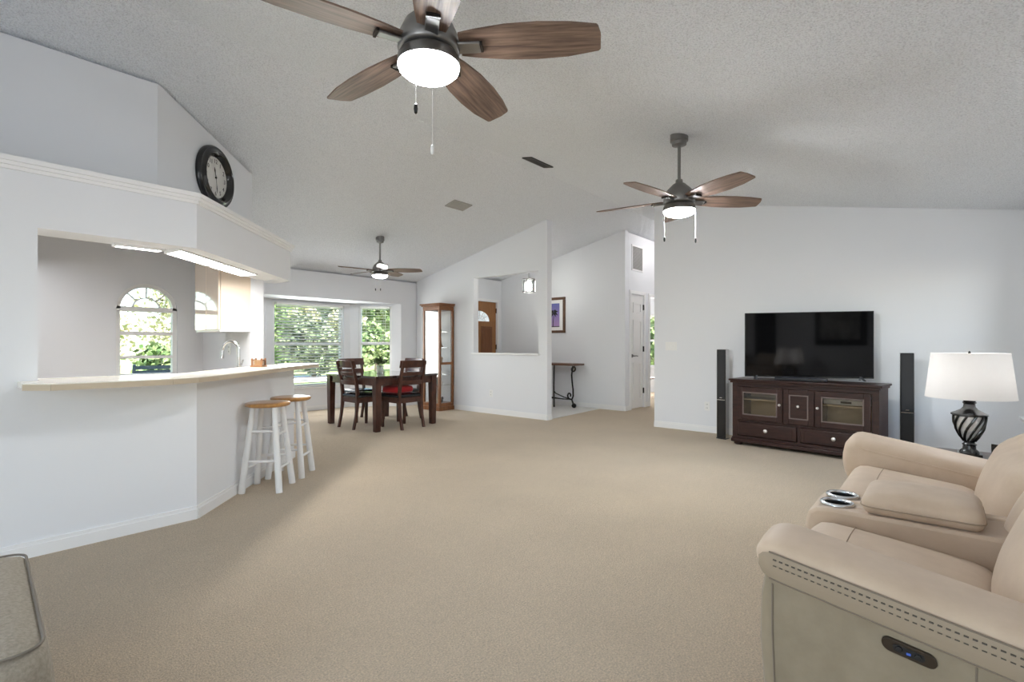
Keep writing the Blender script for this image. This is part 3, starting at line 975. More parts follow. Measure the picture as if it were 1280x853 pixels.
# ------------------------------------------------------------------ ceiling fans
def make_fan(label, u, v, zc, zl, phase, k=1.0, bowl=None, chains=((0.075, 0.02, 0.12), (-0.05, 0.06, 0.2))):
    """zc: ceiling height at the fan; zl: height of the bowl's bottom"""
    t = thing('ceiling_fan', label, 'ceiling fan', (u, v, 0), 0, 'wood-bladed ceiling fans with lit bowls')
    m = MB(); m.lathe([(0.072 * k, zc + 0.03), (0.072 * k, zc - 0.045), (0.062 * k, zc - 0.05), (0.058 * k, zc - 0.075), (0.03 * k, zc - 0.082), (0.02, zc - 0.085)], 32); m.build('canopy', NICKEL, t, smooth=50)
    zb = zl + 0.135 * k            # blade height
    m = MB(); m.cyl((0, 0, zc - 0.07), (0, 0, zb + 0.14 * k), 0.0125, seg=16); m.build('downrod', NICKEL, t)
    m = MB(); m.lathe([(0.02, zb + 0.175 * k), (0.028 * k, zb + 0.17 * k), (0.03 * k, zb + 0.145 * k), (0.05 * k, zb + 0.135 * k), (0.10 * k, zb + 0.085 * k), (0.125 * k, zb + 0.03 * k), (0.128 * k, zb - 0.02 * k), (0.120 * k, zb - 0.03 * k), (0.05 * k, zb - 0.035 * k)], 40)
    m.build('motor_housing', NICKEL, t, smooth=50)
    m = MB(); m.lathe([(0.09 * k, zb - 0.033 * k), (0.118 * k, zb - 0.04 * k), (0.128 * k, zb - 0.055 * k), (0.130 * k, zb - 0.088 * k), (0.10 * k, zb - 0.09 * k)], 40); m.build('light_fitter', NICKEL, t, smooth=50)
    m = MB(); m.lathe([(0.126 * k, zb - 0.088 * k), (0.122 * k, zb - 0.102 * k), (0.104 * k, zb - 0.118 * k), (0.075 * k, zb - 0.129 * k), (0.04 * k, zb - 0.134 * k), (0.001, zb - 0.135 * k)], 40); m.build('light_bowl', bowl or BOWL, t, smooth=80)
    # blades
    out = [(0.13, -0.056), (0.20, -0.070), (0.32, -0.086), (0.45, -0.090), (0.58, -0.082), (0.682, -0.066), (0.690, -0.058), (0.704, -0.02), (0.710, 0.050), (0.704, 0.060), (0.58, 0.084), (0.45, 0.091), (0.32, 0.086), (0.20, 0.070), (0.13, 0.056)]
    for i in range(5):
        m = MB(); m.poly([(x * k, y * k, -0.004) for x, y in out], (0, 0, 0.008))
        for vv in m.bm.verts:      # pitch the blade
            y = vv.co.y
            vv.co.z += y * math.tan(R(-12))
        bl = m.build('blade', BLADE, t, smooth=30, loc=(0, 0, zb))
        bl.rotation_euler = (0, 0, R(phase + 72 * i))
        m = MB()
        m.hexa([(0.095 * k, -0.028 * k, -0.020), (0.215 * k, -0.026 * k, -0.020), (0.215 * k, 0.026 * k, -0.020), (0.095 * k, 0.028 * k, -0.020),
                (0.095 * k, -0.028 * k, -0.008), (0.215 * k, -0.026 * k, -0.008), (0.215 * k, 0.026 * k, -0.008), (0.095 * k, 0.028 * k, -0.008)])
        for vv in m.bm.verts:
            vv.co.z += vv.co.y * math.tan(R(-12))
        m.build('blade_bracket', NICKEL, bl, bevel=0.004)
        m = MB(); m.bar((0.215 * k, 0, -0.014), (0.226 * k, 0, -0.014), 0.054 * k, 0.016); m.build('bracket_cap', DARKMETAL, bl)
    for cx, cy, L in chains:
        m = MB(); m.cyl((cx, cy, zb - 0.085 * k), (cx, cy, zb - 0.085 * k - L), 0.0011, seg=6)
        c = m.build('pull_chain', WHITEPL, t)
        ze = zb - 0.085 * k - L
        m = MB(); m.lathe([(0.002, 0.004), (0.006, 0), (0.008, -0.016), (0.006, -0.032), (0.002, -0.036)], 12, (cx, cy, ze)); m.build('pull_knob', DARKMETAL if L < 0.3 else WHITEPL, c)
    return t
def on_right(dx, dy):  # camera-right / camera-forward offset to plan offset
    return (dx * 0.649 + dy * 0.760, -dx * 0.760 + dy * 0.649)
a, c = on_right(-0.03, -0.128), on_right(0.035, -0.128)
make_fan('large near ceiling fan at the top edge, its blades cut by the picture', 1.366, 1.62, ztop(0, 1.62), 2.255, 18, 1.0, BOWL_NEAR, ((a[0], a[1], 0.22), (c[0], c[1], 0.38)))
a, c = on_right(-0.125, -0.02), on_right(0.125, -0.02)
make_fan('ceiling fan hung in front of the tv wall, on a long downrod', 3.977, 1.619, ztop(0, 1.619), 2.185, 28, 0.97, BOWL, ((a[0], a[1], 0.22), (c[0], c[1], 0.23)))
a, c = on_right(-0.03, -0.125), on_right(0.04, -0.125)
make_fan('small distant ceiling fan hung over the dining table', 4.282, 6.156, ztop(0, 6.156), 2.105, 24, 0.85, BOWL_FAR, ((a[0], a[1], 0.2), (c[0], c[1], 0.2)))

# ------------------------------------------------------------------ ceiling registers and hall grille
def register(name, label, c, su, sv, slope_, mslat, mframe, cat='vent', n=6, across='u'):
    t = thing(name, label, cat, (c[0], c[1], ztop(*c)), 0)
    t.rotation_euler = (math.atan(slope_), 0, 0)
    m = MB()
    f = 0.022
    m.box(-su / 2, su / 2, -sv / 2, -sv / 2 + f, -0.012, 0); m.box(-su / 2, su / 2, sv / 2 - f, sv / 2, -0.012, 0)
    m.box(-su / 2, -su / 2 + f, -sv / 2 + f, sv / 2 - f, -0.012, 0); m.box(su / 2 - f, su / 2, -sv / 2 + f, sv / 2 - f, -0.012, 0)
    m.build('register_frame', mframe, t)
    m = MB(); m.box(-su / 2 + f, su / 2 - f, -sv / 2 + f, sv / 2 - f, -0.003, -0.001); m.build('duct_shadow', VENTDARK, t)
    m = MB()
    if across == 'u':
        for k in range(n):
            y = -sv / 2 + f + (sv - 2 * f) * (k + .5) / n
            m.bar((-su / 2 + f, y, -0.008), (su / 2 - f, y, -0.008), 0.016, 0.002, up=(0, 0.5, 1))
    else:
        for k in range(n):
            x = -su / 2 + f + (su - 2 * f) * (k + .5) / n
            m.bar((x, -sv / 2 + f, -0.008), (x, sv / 2 - f, -0.008), 0.016, 0.002, up=(0.5, 0, 1))
        m.box(-0.008, 0.008, -sv / 2 + f, sv / 2 - f, -0.011, -0.005)
    m.build('louvres', mslat, t)
    return t
register('ceiling_register', 'black ceiling register just beside the ridge, between the fans', (4.485, 3.447), 0.40, 0.135, SR, VENTDARK, VENTDARK)
register('ceiling_register', 'pale grey ceiling register on the slope towards the dining fan', (4.588, 4.842), 0.32, 0.19, -SL, VENTGREY, VENTGREY, across='v', n=10)
t = thing('return_grille', 'white return air grille high on the hall wall above the door', 'vent', (8.345, 4.17, 2.695))
gw, gh = 0.44, 0.46
m = MB(); f = 0.03
m.box(-gw / 2, gw / 2, -0.012, 0, -gh / 2, -gh / 2 + f); m.box(-gw / 2, gw / 2, -0.012, 0, gh / 2 - f, gh / 2)
m.box(-gw / 2, -gw / 2 + f, -0.012, 0, -gh / 2 + f, gh / 2 - f); m.box(gw / 2 - f, gw / 2, -0.012, 0, -gh / 2 + f, gh / 2 - f)
m.build('grille_frame', TRIM, t)
m = MB()
for k in range(22):
    z = -gh / 2 + f + (gh - 2 * f) * (k + .5) / 22
    m.bar((-gw / 2 + f, -0.006, z), (gw / 2 - f, -0.006, z), 0.014, 0.002, up=(0, 0.8, 0.6))
m.build('louvres', VENTGREY, t)

# ------------------------------------------------------------------ foyer: lantern, picture, console table
t = thing('pendant_lantern', 'glass drum pendant lantern lit in the foyer behind the pass-through', 'pendant light', (6.96, 5.553, 0))
zt = ztop(0, 5.553)
m = MB(); m.lathe([(0.06, zt + 0.015), (0.06, zt - 0.02), (0.02, zt - 0.03)], 24); m.build('canopy', NICKEL, t)
m = MB(); m.cyl((0, 0, zt - 0.02), (0, 0, 2.32), 0.007, seg=8); m.build('rod', NICKEL, t)
m = MB()
for z in (2.075, 2.305):
    m.tube([(0.115 * math.cos(2 * PI * k / 24), 0.115 * math.sin(2 * PI * k / 24), z) for k in range(24)], 0.006, seg=6, closed=True)
for k in range(6):
    a = 2 * PI * k / 6 + .3
    m.cyl((0.115 * math.cos(a), 0.115 * math.sin(a), 2.075), (0.115 * math.cos(a), 0.115 * math.sin(a), 2.305), 0.006, seg=6)
    m.cyl((0, 0, 2.32), (0.115 * math.cos(a), 0.115 * math.sin(a), 2.305), 0.004, seg=6)
m.build('cage', NICKEL, t)
m = MB()
for k in range(6):
    a0, a1 = 2 * PI * k / 6 + .36, 2 * PI * (k + 1) / 6 + .24
    m.bar((0.108 * math.cos(a0), 0.108 * math.sin(a0), 2.19), (0.108 * math.cos(a1), 0.108 * math.sin(a1), 2.19), 0.003, 0.21)
m.build('glass_panel', GLASS, t)
m = MB(); m.lathe([(0.001, 2.10), (0.035, 2.105), (0.045, 2.17), (0.045, 2.24), (0.02, 2.27), (0.001, 2.275)], 20); m.build('bulb', mat('lit_bulb', (1, 1, 1), 0.4, emit=((1, 0.96, 0.91), 64)), t)

t = thing('hall_fill_light', 'round unseen light added to brighten the hallway behind the tv wall', 'ceiling light', (8.75, 3.50, ztop(0, 3.5)))  # added lamp, out of view, that lights the hall wall
m = MB(); m.lathe([(0.14, 0.01), (0.14, -0.025), (0.125, -0.035)], 28); m.build('mount_ring', NICKEL, t)
m = MB(); m.lathe([(0.124, -0.03), (0.115, -0.065), (0.07, -0.09), (0.001, -0.095)], 28); m.build('glass_bowl', mat('hall_fill_glow', (0.95, 0.95, 0.95), 0.3, emit=((1.0, 0.95, 0.92), 38)), t)
t = thing('framed_picture', 'brown framed print of a palm tree on purple hung in the foyer', 'picture', (7.89, 5.695, 1.712), R(-90))
w_, h_ = 0.575, 0.68
m = MB(); f = 0.05
m.box(-w_ / 2, w_ / 2, -0.03, 0, -h_ / 2, -h_ / 2 + f); m.box(-w_ / 2, w_ / 2, -0.03, 0, h_ / 2 - f, h_ / 2)
m.box(-w_ / 2, -w_ / 2 + f, -0.03, 0, -h_ / 2 + f, h_ / 2 - f); m.box(w_ / 2 - f, w_ / 2, -0.03, 0, -h_ / 2 + f, h_ / 2 - f)
m.build('picture_frame', FRAMEWOOD, t, bevel=0.006)
m = MB(); m.box(-w_ / 2 + f, w_ / 2 - f, -0.012, -0.002, -h_ / 2 + f, h_ / 2 - f); m.build('mat_board', MATBOARD, t)
m = MB(); m.box(-0.155, 0.155, -0.014, -0.011, -0.225, 0.225); pr_ = m.build('print', ART, t)
m = MB()
m.tube([(0.005, -0.016, -0.225), (0.01, -0.016, -0.12), (0.025, -0.016, -0.02), (0.02, -0.016, 0.04)], [0.007, 0.006, 0.005, 0.005], seg=6)
for ang_, L in ((200, .12), (165, .13), (140, .10), (115, .09), (60, .10), (25, .12), (-15, .11), (230, .09), (-45, .08)):
    c, s = math.cos(R(ang_)), math.sin(R(ang_))
    m.poly([(0.02, -0.0155, 0.04), (0.02 + c * L * .5 - s * .018, -0.0155, 0.04 + s * L * .5 + c * .018 + .012), (0.02 + c * L, -0.0155, 0.04 + s * L - .02), (0.02 + c * L * .5 + s * .018, -0.0155, 0.04 + s * L * .5 - c * .018 + .006)], (0, 0.001, 0))
m.box(-0.155, 0.155, -0.0155, -0.014, -0.225, -0.21)
m.build('palm_silhouette', INK, t)

t = thing('console_table', 'dark wood topped console table with scrolled black iron legs in foyer', 'console table', (7.66, 5.55, 0), R(-90))
m = MB(); m.rbox((0, 0, 0.79), (1.18, 0.36, 0.04), 0.012, 8); m.build('tabletop', BROWNWOOD, t)
def scroll_leg(sx):
    m = MB()
    p = []
    # upper scroll curling outwards under the top
    for k in range(15):
        a = R(-95 + 27 * (14 - k) - 180); r = 0.022 + 0.0024 * k
        p.append((sx * (0.475 + r * math.cos(PI - a) * 1.0), 0.12, 0.705 + r * math.sin(a)))
    p += [(sx * 0.445, 0.12, 0.60), (sx * 0.455, 0.12, 0.48), (sx * 0.475, 0.12, 0.34), (sx * 0.478, 0.12, 0.22), (sx * 0.455, 0.12, 0.165), (sx * 0.42, 0.12, 0.155)]
    for k in range(13):
        a = R(-80 - 27 * k); r = 0.050 - 0.0026 * k
        p.append((sx * (0.40 + r * math.cos(a) * 1), 0.12, 0.225 + r * math.sin(a) * 1.25))
    m.tube(p, 0.015, seg=8)
    m.tube([(sx * 0.445, 0.12, 0.16), (sx * 0.47, 0.12, 0.10), (sx * 0.49, 0.12, 0.05)], [0.013, 0.016, 0.020], seg=8)
    m.lathe([(0.001, -0.030), (0.035, -0.026), (0.046, 0), (0.035, 0.026), (0.001, 0.030)], 14, (sx * 0.495, 0.12, 0.047), 'y')
    for q2 in [v for v in m.bm.verts]:
        q2.co.y -= 0.24 if False else 0
    return m
for sx in (-1, 1):
    m = scroll_leg(sx)
    for v_ in m.bm.verts: v_.co.y -= 0.14
    m.build('leg', IRON, t)
    m = MB(); m.tube([(sx * 0.135, -0.13, 0.77), (sx * 0.13, -0.135, 0.4), (sx * 0.135, -0.13, 0.005)], 0.014, seg=8); m.build('leg', IRON, t)
m = MB()
m.tube([(-0.43, -0.02, 0.16), (-0.3, -0.05, 0.19), (-0.15, -0.11, 0.26), (-0.135, -0.13, 0.30)], 0.010, seg=8)
m.tube([(0.43, -0.02, 0.16), (0.3, -0.05, 0.19), (0.15, -0.11, 0.26), (0.135, -0.13, 0.30)], 0.010, seg=8)
m.tube([(-0.43, -0.02, 0.155), (-0.2, -0.03, 0.155), (0.2, -0.03, 0.155), (0.43, -0.02, 0.155)], 0.010, seg=8)
m.tube([(-0.135, -0.13, 0.18), (0, -0.13, 0.19), (0.135, -0.13, 0.18)], 0.009, seg=8)
m.tube([(-0.135, -0.13, 0.18), (-0.3, -0.06, 0.155)], 0.009, seg=8)
m.tube([(0.135, -0.13, 0.18), (0.3, -0.06, 0.155)], 0.009, seg=8)
m.build('stretcher', IRON, t)

# ------------------------------------------------------------------ dining set
t = thing('dining_table', 'dark brown square-legged dining table with polished top by the bay window', 'table', (4.36, 6.225, 0))
tx, ty = 0.53, 0.625
m = MB(); m.box(-tx, tx, -ty, ty, 0.703, 0.733); m.build('tabletop', mat('polished_table_top', (0.045, 0.020, 0.016), 0.10, coat=0.6, spec=0.8), t, bevel=0.004)
m = MB()
for s_ in (-1, 1):
    m.box(-tx + .06, tx - .06, s_ * (ty - .045) - .012, s_ * (ty - .045) + .012, 0.605, 0.703)
    m.box(s_ * (tx - .045) - .012, s_ * (tx - .045) + .012, -ty + .06, ty - .06, 0.605, 0.703)
m.build('apron', CHERRY, t)
for sx in (-1, 1):
    for sy in (-1, 1):
        x, y = sx * (tx - 0.055), sy * (ty - 0.055)
        m = MB(); m.hexa([(x - .036, y - .036, 0), (x + .036, y - .036, 0), (x + .036, y + .036, 0), (x - .036, y + .036, 0),
                          (x - .046, y - .046, .703), (x + .046, y - .046, .703), (x + .046, y + .046, .703), (x - .046, y + .046, .703)])
        m.build('leg', CHERRY, t, bevel=0.004)

def make_chair():
    t = thing('dining_chair', '', 'chair')
    m = MB()
    m.rbox((0.0, 0, 0.445), (0.42, 0.42, 0.055), 0.025, 10, lambda x, y, z, p: p + Vector((0, 0, 0.012 * (1 - x * x) * (1 - y * y) if z > 0 else 0)))
    m.build('seat_cushion', BLACKLEATHER, t, smooth=60)
    m = MB()
    m.box(-0.20, 0.20, -0.205, -0.18, 0.355, 0.425); m.box(-0.20, 0.20, 0.18, 0.205, 0.355, 0.425)
    m.box(-0.205, -0.18, -0.18, 0.18, 0.355, 0.425); m.box(0.18, 0.205, -0.18, 0.18, 0.355, 0.425)
    m.build('seat_frame', CHERRY, t)
    for sy in (-1, 1):
        m = MB(); m.bar((0.185, sy * 0.185, 0.0), (0.185, sy * 0.185, 0.42), 0.032, 0.032, up=(1, 0, 0), w1=0.042, h1=0.042); m.build('leg', CHERRY, t, bevel=0.003)
        # rear leg sweeping up into the back post
        m = MB()
        pts = [(-0.255, 0.0), (-0.215, 0.18), (-0.195, 0.36), (-0.195, 0.48), (-0.215, 0.66), (-0.262, 0.84), (-0.285, 0.925)]
        rings = []
        for i, (x, z) in enumerate(pts):
            w = 0.018; dpt = 0.021 if 1 < i < 5 else 0.016
            rings.append([(x - dpt, sy * 0.185 - w, z), (x + dpt, sy * 0.185 - w, z), (x + dpt, sy * 0.185 + w, z), (x - dpt, sy * 0.185 + w, z)])
        m.loft(rings); m.build('rear_leg', CHERRY, t, smooth=40, bevel=0.003)
    def rail(x0, z, h, name):
        m = MB(); n = 10
        rings = []
        for k in range(n + 1):
            y = -0.168 + 0.336 * k / n if name != 'crest_rail' else -0.215 + 0.43 * k / n
            c = -0.03 * (1 - (y / 0.2) ** 2)
            lean = -0.22 * h
            rings.append([(x0 + c - .010, y, z), (x0 + c + .010, y, z), (x0 + c + .010 + lean, y, z + h), (x0 + c - .010 + lean, y, z + h)])
        m.loft(rings); m.build(name, CHERRY, t, smooth=40, bevel=0.003)
    rail(-0.243, 0.835, 0.10, 'crest_rail')
    rail(-0.222, 0.725, 0.05, 'slat')
    rail(-0.205, 0.60, 0.06, 'slat')
    return t
ch = make_chair()
G = 'dining chairs around the dark table'
place(ch, False, (4.03, 6.215, 0), 0, 'dark wood dining chair on the kitchen side of the table', G)
place(ch, True, (4.365, 5.76, 0), R(90), 'dark wood dining chair nearest the living room, holding a red cushion', G)
place(ch, True, (4.80, 6.36, 0), R(180), 'dark wood dining chair half hidden beside the curio cabinet', G)
place(ch, True, (4.335, 6.735, 0), R(-90), 'dark wood dining chair on the window side of the table', G)
m = MB()
m.rbox((0, 0, 0.045), (0.36, 0.34, 0.09), 0.044, 12, lambda x, y, z, p: p * (1 - 0.10 * (x * x * y * y)) + Vector((0, 0, 0.02 * (1 - x * x) * (1 - y * y) * (1 if z > 0 else 0))))
o = m.build('seat_cushion', RED, None, smooth=60, loc=(4.33, 5.80, 0.481), rz=R(8))
tag(o, 'plump bright red cushion lying on the nearest dining chair', 'cushion')
# plant on the table
t = thing('potted_plant', 'small leafy green plant in a clear glass vase on the dining table', 'plant', (4.31, 6.19, 0.733))
m = MB(); m.lathe([(0.001, 0.0), (0.045, 0.0), (0.05, 0.01), (0.046, 0.06), (0.052, 0.115), (0.049, 0.115), (0.043, 0.06), (0.045, 0.012), (0.001, 0.008)], 24); m.build('vase', mat('clear_vase', (0.85, 0.88, 0.88), 0.1, transmission=0.7), t)
m = MB()
rnd = random.Random(3)
for k in range(26):
    a = rnd.uniform(0, 2 * PI); sp_ = rnd.uniform(0.2, 1.0)
    x, y, z = math.cos(a) * 0.10 * sp_, math.sin(a) * 0.10 * sp_, 0.13 + 0.10 * (1 - sp_ * .6) * rnd.uniform(.7, 1.2)
    m.tube([(0, 0, 0.06), (x * .4, y * .4, z * .75), (x, y, z)], [0.0025, 0.002, 0.001], seg=5)
    for j in range(4):
        c = Vector((x, y, z)) * (0.75 + .1 * j); c.z = z * (0.8 + .06 * j)
        dx = Vector((rnd.uniform(-1, 1), rnd.uniform(-1, 1), rnd.uniform(-.3, .8))).normalized() * 0.055
        dy = dx.cross(Vector((rnd.uniform(-1, 1), rnd.uniform(-1, 1), 1))).normalized() * 0.018
        v = [m.bm.verts.new(q2) for q2 in (c, c + dx * .5 + dy, c + dx, c + dx * .5 - dy)]
        m.bm.faces.new(v)
m.build('foliage', PLANT, t)

# ------------------------------------------------------------------ bar stools
def make_stool():
    t = thing('bar_stool', '', 'stool')
    H = 0.69
    m = MB(); m.lathe([(0.001, H - 0.032), (0.147, H - 0.032), (0.162, H - 0.026), (0.167, H - 0.014), (0.164, H - 0.004), (0.154, H), (0.001, H - 0.004)], 40); m.build('seat', SEATWOOD, t, smooth=60)
    tops, feet = [], []
    LR = [0.027, 0.025, 0.020]
    for k in range(4):
        a = PI / 2 * k + PI / 4
        tp = Vector((0.115 * math.cos(a), 0.115 * math.sin(a), H - 0.034)); ft_ = Vector((0.200 * math.cos(a), 0.200 * math.sin(a), 0.0))
        tops.append(tp); feet.append(ft_)
        m = MB(); m.tube([ft_, ft_.lerp(tp, .5), tp], LR, seg=8)
        m.build('leg', WHITEWOOD, t, smooth=50)
    for k in range(4):
        for h in ((0.18, 0.44) if k % 2 == 0 else (0.24, 0.47)):
            f_ = h / (H - 0.034)
            p = feet[k].lerp(tops[k], f_); q2 = feet[(k + 1) % 4].lerp(tops[(k + 1) % 4], f_)
            m = MB(); m.tube([p, p.lerp(q2, .5), q2], [0.009, 0.011, 0.009], seg=8); m.build('rung', WHITEWOOD, t)
    return t
st = make_stool()
G = 'white bar stools with round wooden seats'
place(st, False, (1.80, 4.11, 0), R(45), 'white bar stool with wooden seat, the nearer one at the bar', G)
place(st, True, (2.12, 4.385, 0), R(45), 'white bar stool with wooden seat, the farther one at the bar tip', G)

# ------------------------------------------------------------------ curio cabinet and its figurines
CU, CV, CW, CD, CH = 5.80, 6.60, 0.45, 0.335, 1.87
t = thing('curio_cabinet', 'tall honey-brown wooden curio cabinet with glass sides against the partition', 'cabinet', (CU, CV, 0))
# local: x depth 0..CD (front at x=0), y width 0..CW
m = MB(); m.box(-0.015, CD, -0.015, CW + .015, 0, 0.07); m.box(0, CD, 0, CW, 0.07, 0.13); m.build('plinth', OAK, t, bevel=0.005)
m = MB(); m.box(0, CD, 0, CW, CH - 0.12, CH - 0.05); m.box(-0.02, CD, -0.02, CW + .02, CH - 0.05, CH - 0.025); m.box(-0.04, CD, -0.04, CW + .04, CH - 0.025, CH); m.build('cornice', OAK, t, bevel=0.006)
m = MB()
for x, y in ((0, 0), (0, CW - .04), (CD - .04, 0), (CD - .04, CW - .04)):
    m.box(x, x + .04, y, y + .04, 0.13, CH - 0.12)
m.box(0.04, CD - .04, 0.004, 0.03, 0.80, 0.84); m.box(0.04, CD - .04, CW - .03, CW - .004, 0.80, 0.84)
m.build('frame_posts', OAK, t)
m = MB(); m.box(CD - .012, CD - .004, 0.04, CW - .04, 0.13, CH - .12); m.build('pale_back_panel', mat('pale_back', (0.86, 0.86, 0.86), 0.3), t)  # pale panel in place of a mirror, to brighten the interior
m = MB(); m.box(0.012, 0.016, 0.04, CW - .04, 0.13, CH - .12); m.build('front_glass', CURIOGLASS, t)
m = MB(); m.box(0.04, CD - .04, 0.012, 0.016, 0.13, CH - .12); m.build('side_glass', CURIOGLASS, t)
m = MB(); m.box(0.04, CD - .04, CW - .016, CW - .012, 0.13, CH - .12); m.build('side_glass', CURIOGLASS, t)
SHZ = [0.13, 0.44, 0.62, 0.83, 1.10, 1.38]
for z in SHZ[1:]:
    m = MB(); m.box(0.03, CD - .03, 0.025, CW - .025, z - 0.008, z); m.build('glass_shelf', CURIOGLASS, t)
def figurine(kind, m0, loc, label, s=1.0):
    m = MB()
    if kind == 0:
        m.lathe([(0.001, 0), (0.028, 0), (0.03, 0.008), (0.014, 0.03), (0.02, 0.06), (0.026, 0.085), (0.012, 0.11), (0.016, 0.125), (0.001, 0.14)], 14)
    elif kind == 1:
        m.lathe([(0.001, 0), (0.03, 0), (0.026, 0.02), (0.01, 0.05), (0.006, 0.09), (0.001, 0.135)], 12)
    elif kind == 2:
        m.lathe([(0.001, 0), (0.02, 0), (0.035, 0.025), (0.036, 0.05), (0.02, 0.07), (0.024, 0.085), (0.001, 0.083)], 14)
    else:
        m.rbox((0, 0, 0.03), (0.07, 0.035, 0.045), 0.017, 6)
        m.lathe([(0.001, 0.04), (0.016, 0.045), (0.018, 0.065), (0.012, 0.082), (0.001, 0.088)], 10, (0.028, 0, 0))
        for x, y in ((-.02, -.01), (.02, -.01), (-.02, .01), (.02, .01)):
            m.cyl((x, y, 0), (x, y, 0.015), 0.006, seg=6)
    for v_ in m.bm.verts: v_.co *= s
    o = m.build('figurine', m0, None, loc=loc, smooth=60)
    return tag(o, label, 'figurine', 'figurines on the curio shelves')
fig = [
 (5, 0.10, 0.10, 1, CERAMICG, 'green tree-shaped figurine on the top glass shelf of curio'), (5, 0.17, 0.27, 0, CERAMIC, 'white figurine towards the back of the top curio shelf'),
 (4, 0.12, 0.09, 1, CERAMICT, 'tan pointed figurine at the near end of second curio shelf'), (4, 0.15, 0.30, 0, CERAMIC, 'white figurine at the far end of second curio shelf'),
 (3, 0.10, 0.09, 3, CERAMICT, 'tan animal figurine on the curio middle shelf, near end'), (3, 0.16, 0.26, 2, CERAMIC, 'white jar on the curio middle shelf'),
 (2, 0.10, 0.10, 0, CERAMICB, 'blue figurine at the near end of fourth curio shelf'), (2, 0.14, 0.22, 3, CERAMICB, 'dark blue animal figurine mid fourth curio shelf'), (2, 0.12, 0.34, 2, CERAMIC, 'white jar at the far end of fourth curio shelf'),
 (1, 0.11, 0.10, 2, CERAMIC, 'round white jar at the near end of lowest glass shelf'), (1, 0.13, 0.24, 2, CERAMICG, 'green jar in the middle of lowest glass shelf'), (1, 0.12, 0.35, 0, CERAMICT, 'tan figurine at the far end of lowest glass shelf'),
 (0, 0.12, 0.10, 3, INK, 'black animal figurine on the curio cabinet floor, near end'), (0, 0.13, 0.22, 1, CERAMICT, 'tan pointed figurine in the middle of curio cabinet floor'), (0, 0.12, 0.34, 3, CERAMICG, 'green animal figurine on the curio cabinet floor, far end')]
for sh, x, y, kind, mm, lab in fig:
    figurine(kind, mm, (CU + x, CV + y, SHZ[sh] + 0.0005), lab, 1.2)

# ------------------------------------------------------------------ tv wall: cabinet, tv, speakers
pL, pR = Vector((6.06, 1.885)), Vector((5.90, 0.435))
rzc = math.atan2((pR - pL).y, (pR - pL).x)
Wd = (pR - pL).length
Hc, Dc = 0.758, 0.44
t = thing('media_cabinet', 'dark espresso media cabinet with glass doors under the television', 'cabinet', (pL.x, pL.y, 0), rzc)
# local: x along the front, y depth, z up; top overhangs 0.03
x0, x1 = 0.03, Wd - 0.03
m = MB(); m.box(0, Wd, 0, Dc + .01, Hc - 0.022, Hc); m.box(0.014, Wd - .014, 0.014, Dc, Hc - 0.045, Hc - 0.022); m.build('cabinet_top', ESPRESSO, t, bevel=0.005)
m = MB()
y0 = 0.045
m.box(x0, x0 + 0.06, y0, Dc, 0.04, Hc - .045); m.box(x1 - 0.06, x1, y0, Dc, 0.04, Hc - .045)
m.box(x0 + .06, x1 - .06, y0, Dc, 0.09, 0.11); m.box(x0 + .06, x1 - .06, y0, Dc, 0.275, 0.295); m.box(x0 + .06, x1 - .06, y0, y0 + .03, Hc - .085, Hc - .045)
m.box(x0 + .06, x1 - .06, Dc - .012, Dc, 0.09, Hc - .045)
c1, c2 = x0 + 0.545, x1 - 0.545
m.box(c1 - .012, c1 + .012, y0, Dc, 0.295, Hc - .045); m.box(c2 - .012, c2 + .012, y0, Dc, 0.295, Hc - .045)
m.box((x0 + x1) / 2 - .014, (x0 + x1) / 2 + .014, y0, Dc, 0.11, 0.275)
m.build('carcass', ESPRESSO, t)
m = MB()
m.box(x0 + .061, c1 - .013, Dc - .02, Dc - .013, 0.296, Hc - .046); m.box(c2 + .013, x1 - .061, Dc - .02, Dc - .013, 0.296, Hc - .046)
m.box(x0 + .061, c1 - .013, 0.08, Dc - .02, 0.296, 0.302); m.box(c2 + .013, x1 - .061, 0.08, Dc - .02, 0.296, 0.302)
m.box(x0 + .061, c1 - .013, 0.12, Dc - .02, 0.515, 0.53); m.box(c2 + .013, x1 - .061, 0.12, Dc - .02, 0.515, 0.53)
m.build('shelf', ESPRESSO_IN, t)
m = MB(); m.box(x0 - .012, x1 + .012, y0 - .02, Dc, 0.035, 0.075); m.box(x0 - .006, x1 + .006, y0 - .012, Dc, 0.075, 0.092); m.build('base_moulding', ESPRESSO, t, bevel=0.006)
for x in (x0 + .05, x1 - .05):
    for y in (y0 + .04, Dc - .05):
        m = MB(); m.lathe([(0.03, 0.0), (0.045, 0.01), (0.045, 0.028), (0.035, 0.036)], 18, (x, y, 0)); m.build('bun_foot', ESPRESSO, t)
KNOB = mat('pewter_knob', (0.70, 0.66, 0.64), 0.35, metal=0.8)
def knob(x, y, z, par, rx=0.014):
    m = MB(); m.lathe([(0.006, 0.012), (0.006, -0.004), (rx, -0.010), (rx, -0.018), (0.006, -0.024), (0.001, -0.025)], 14, (x, y, z), 'y'); m.build('knob', KNOB, par)
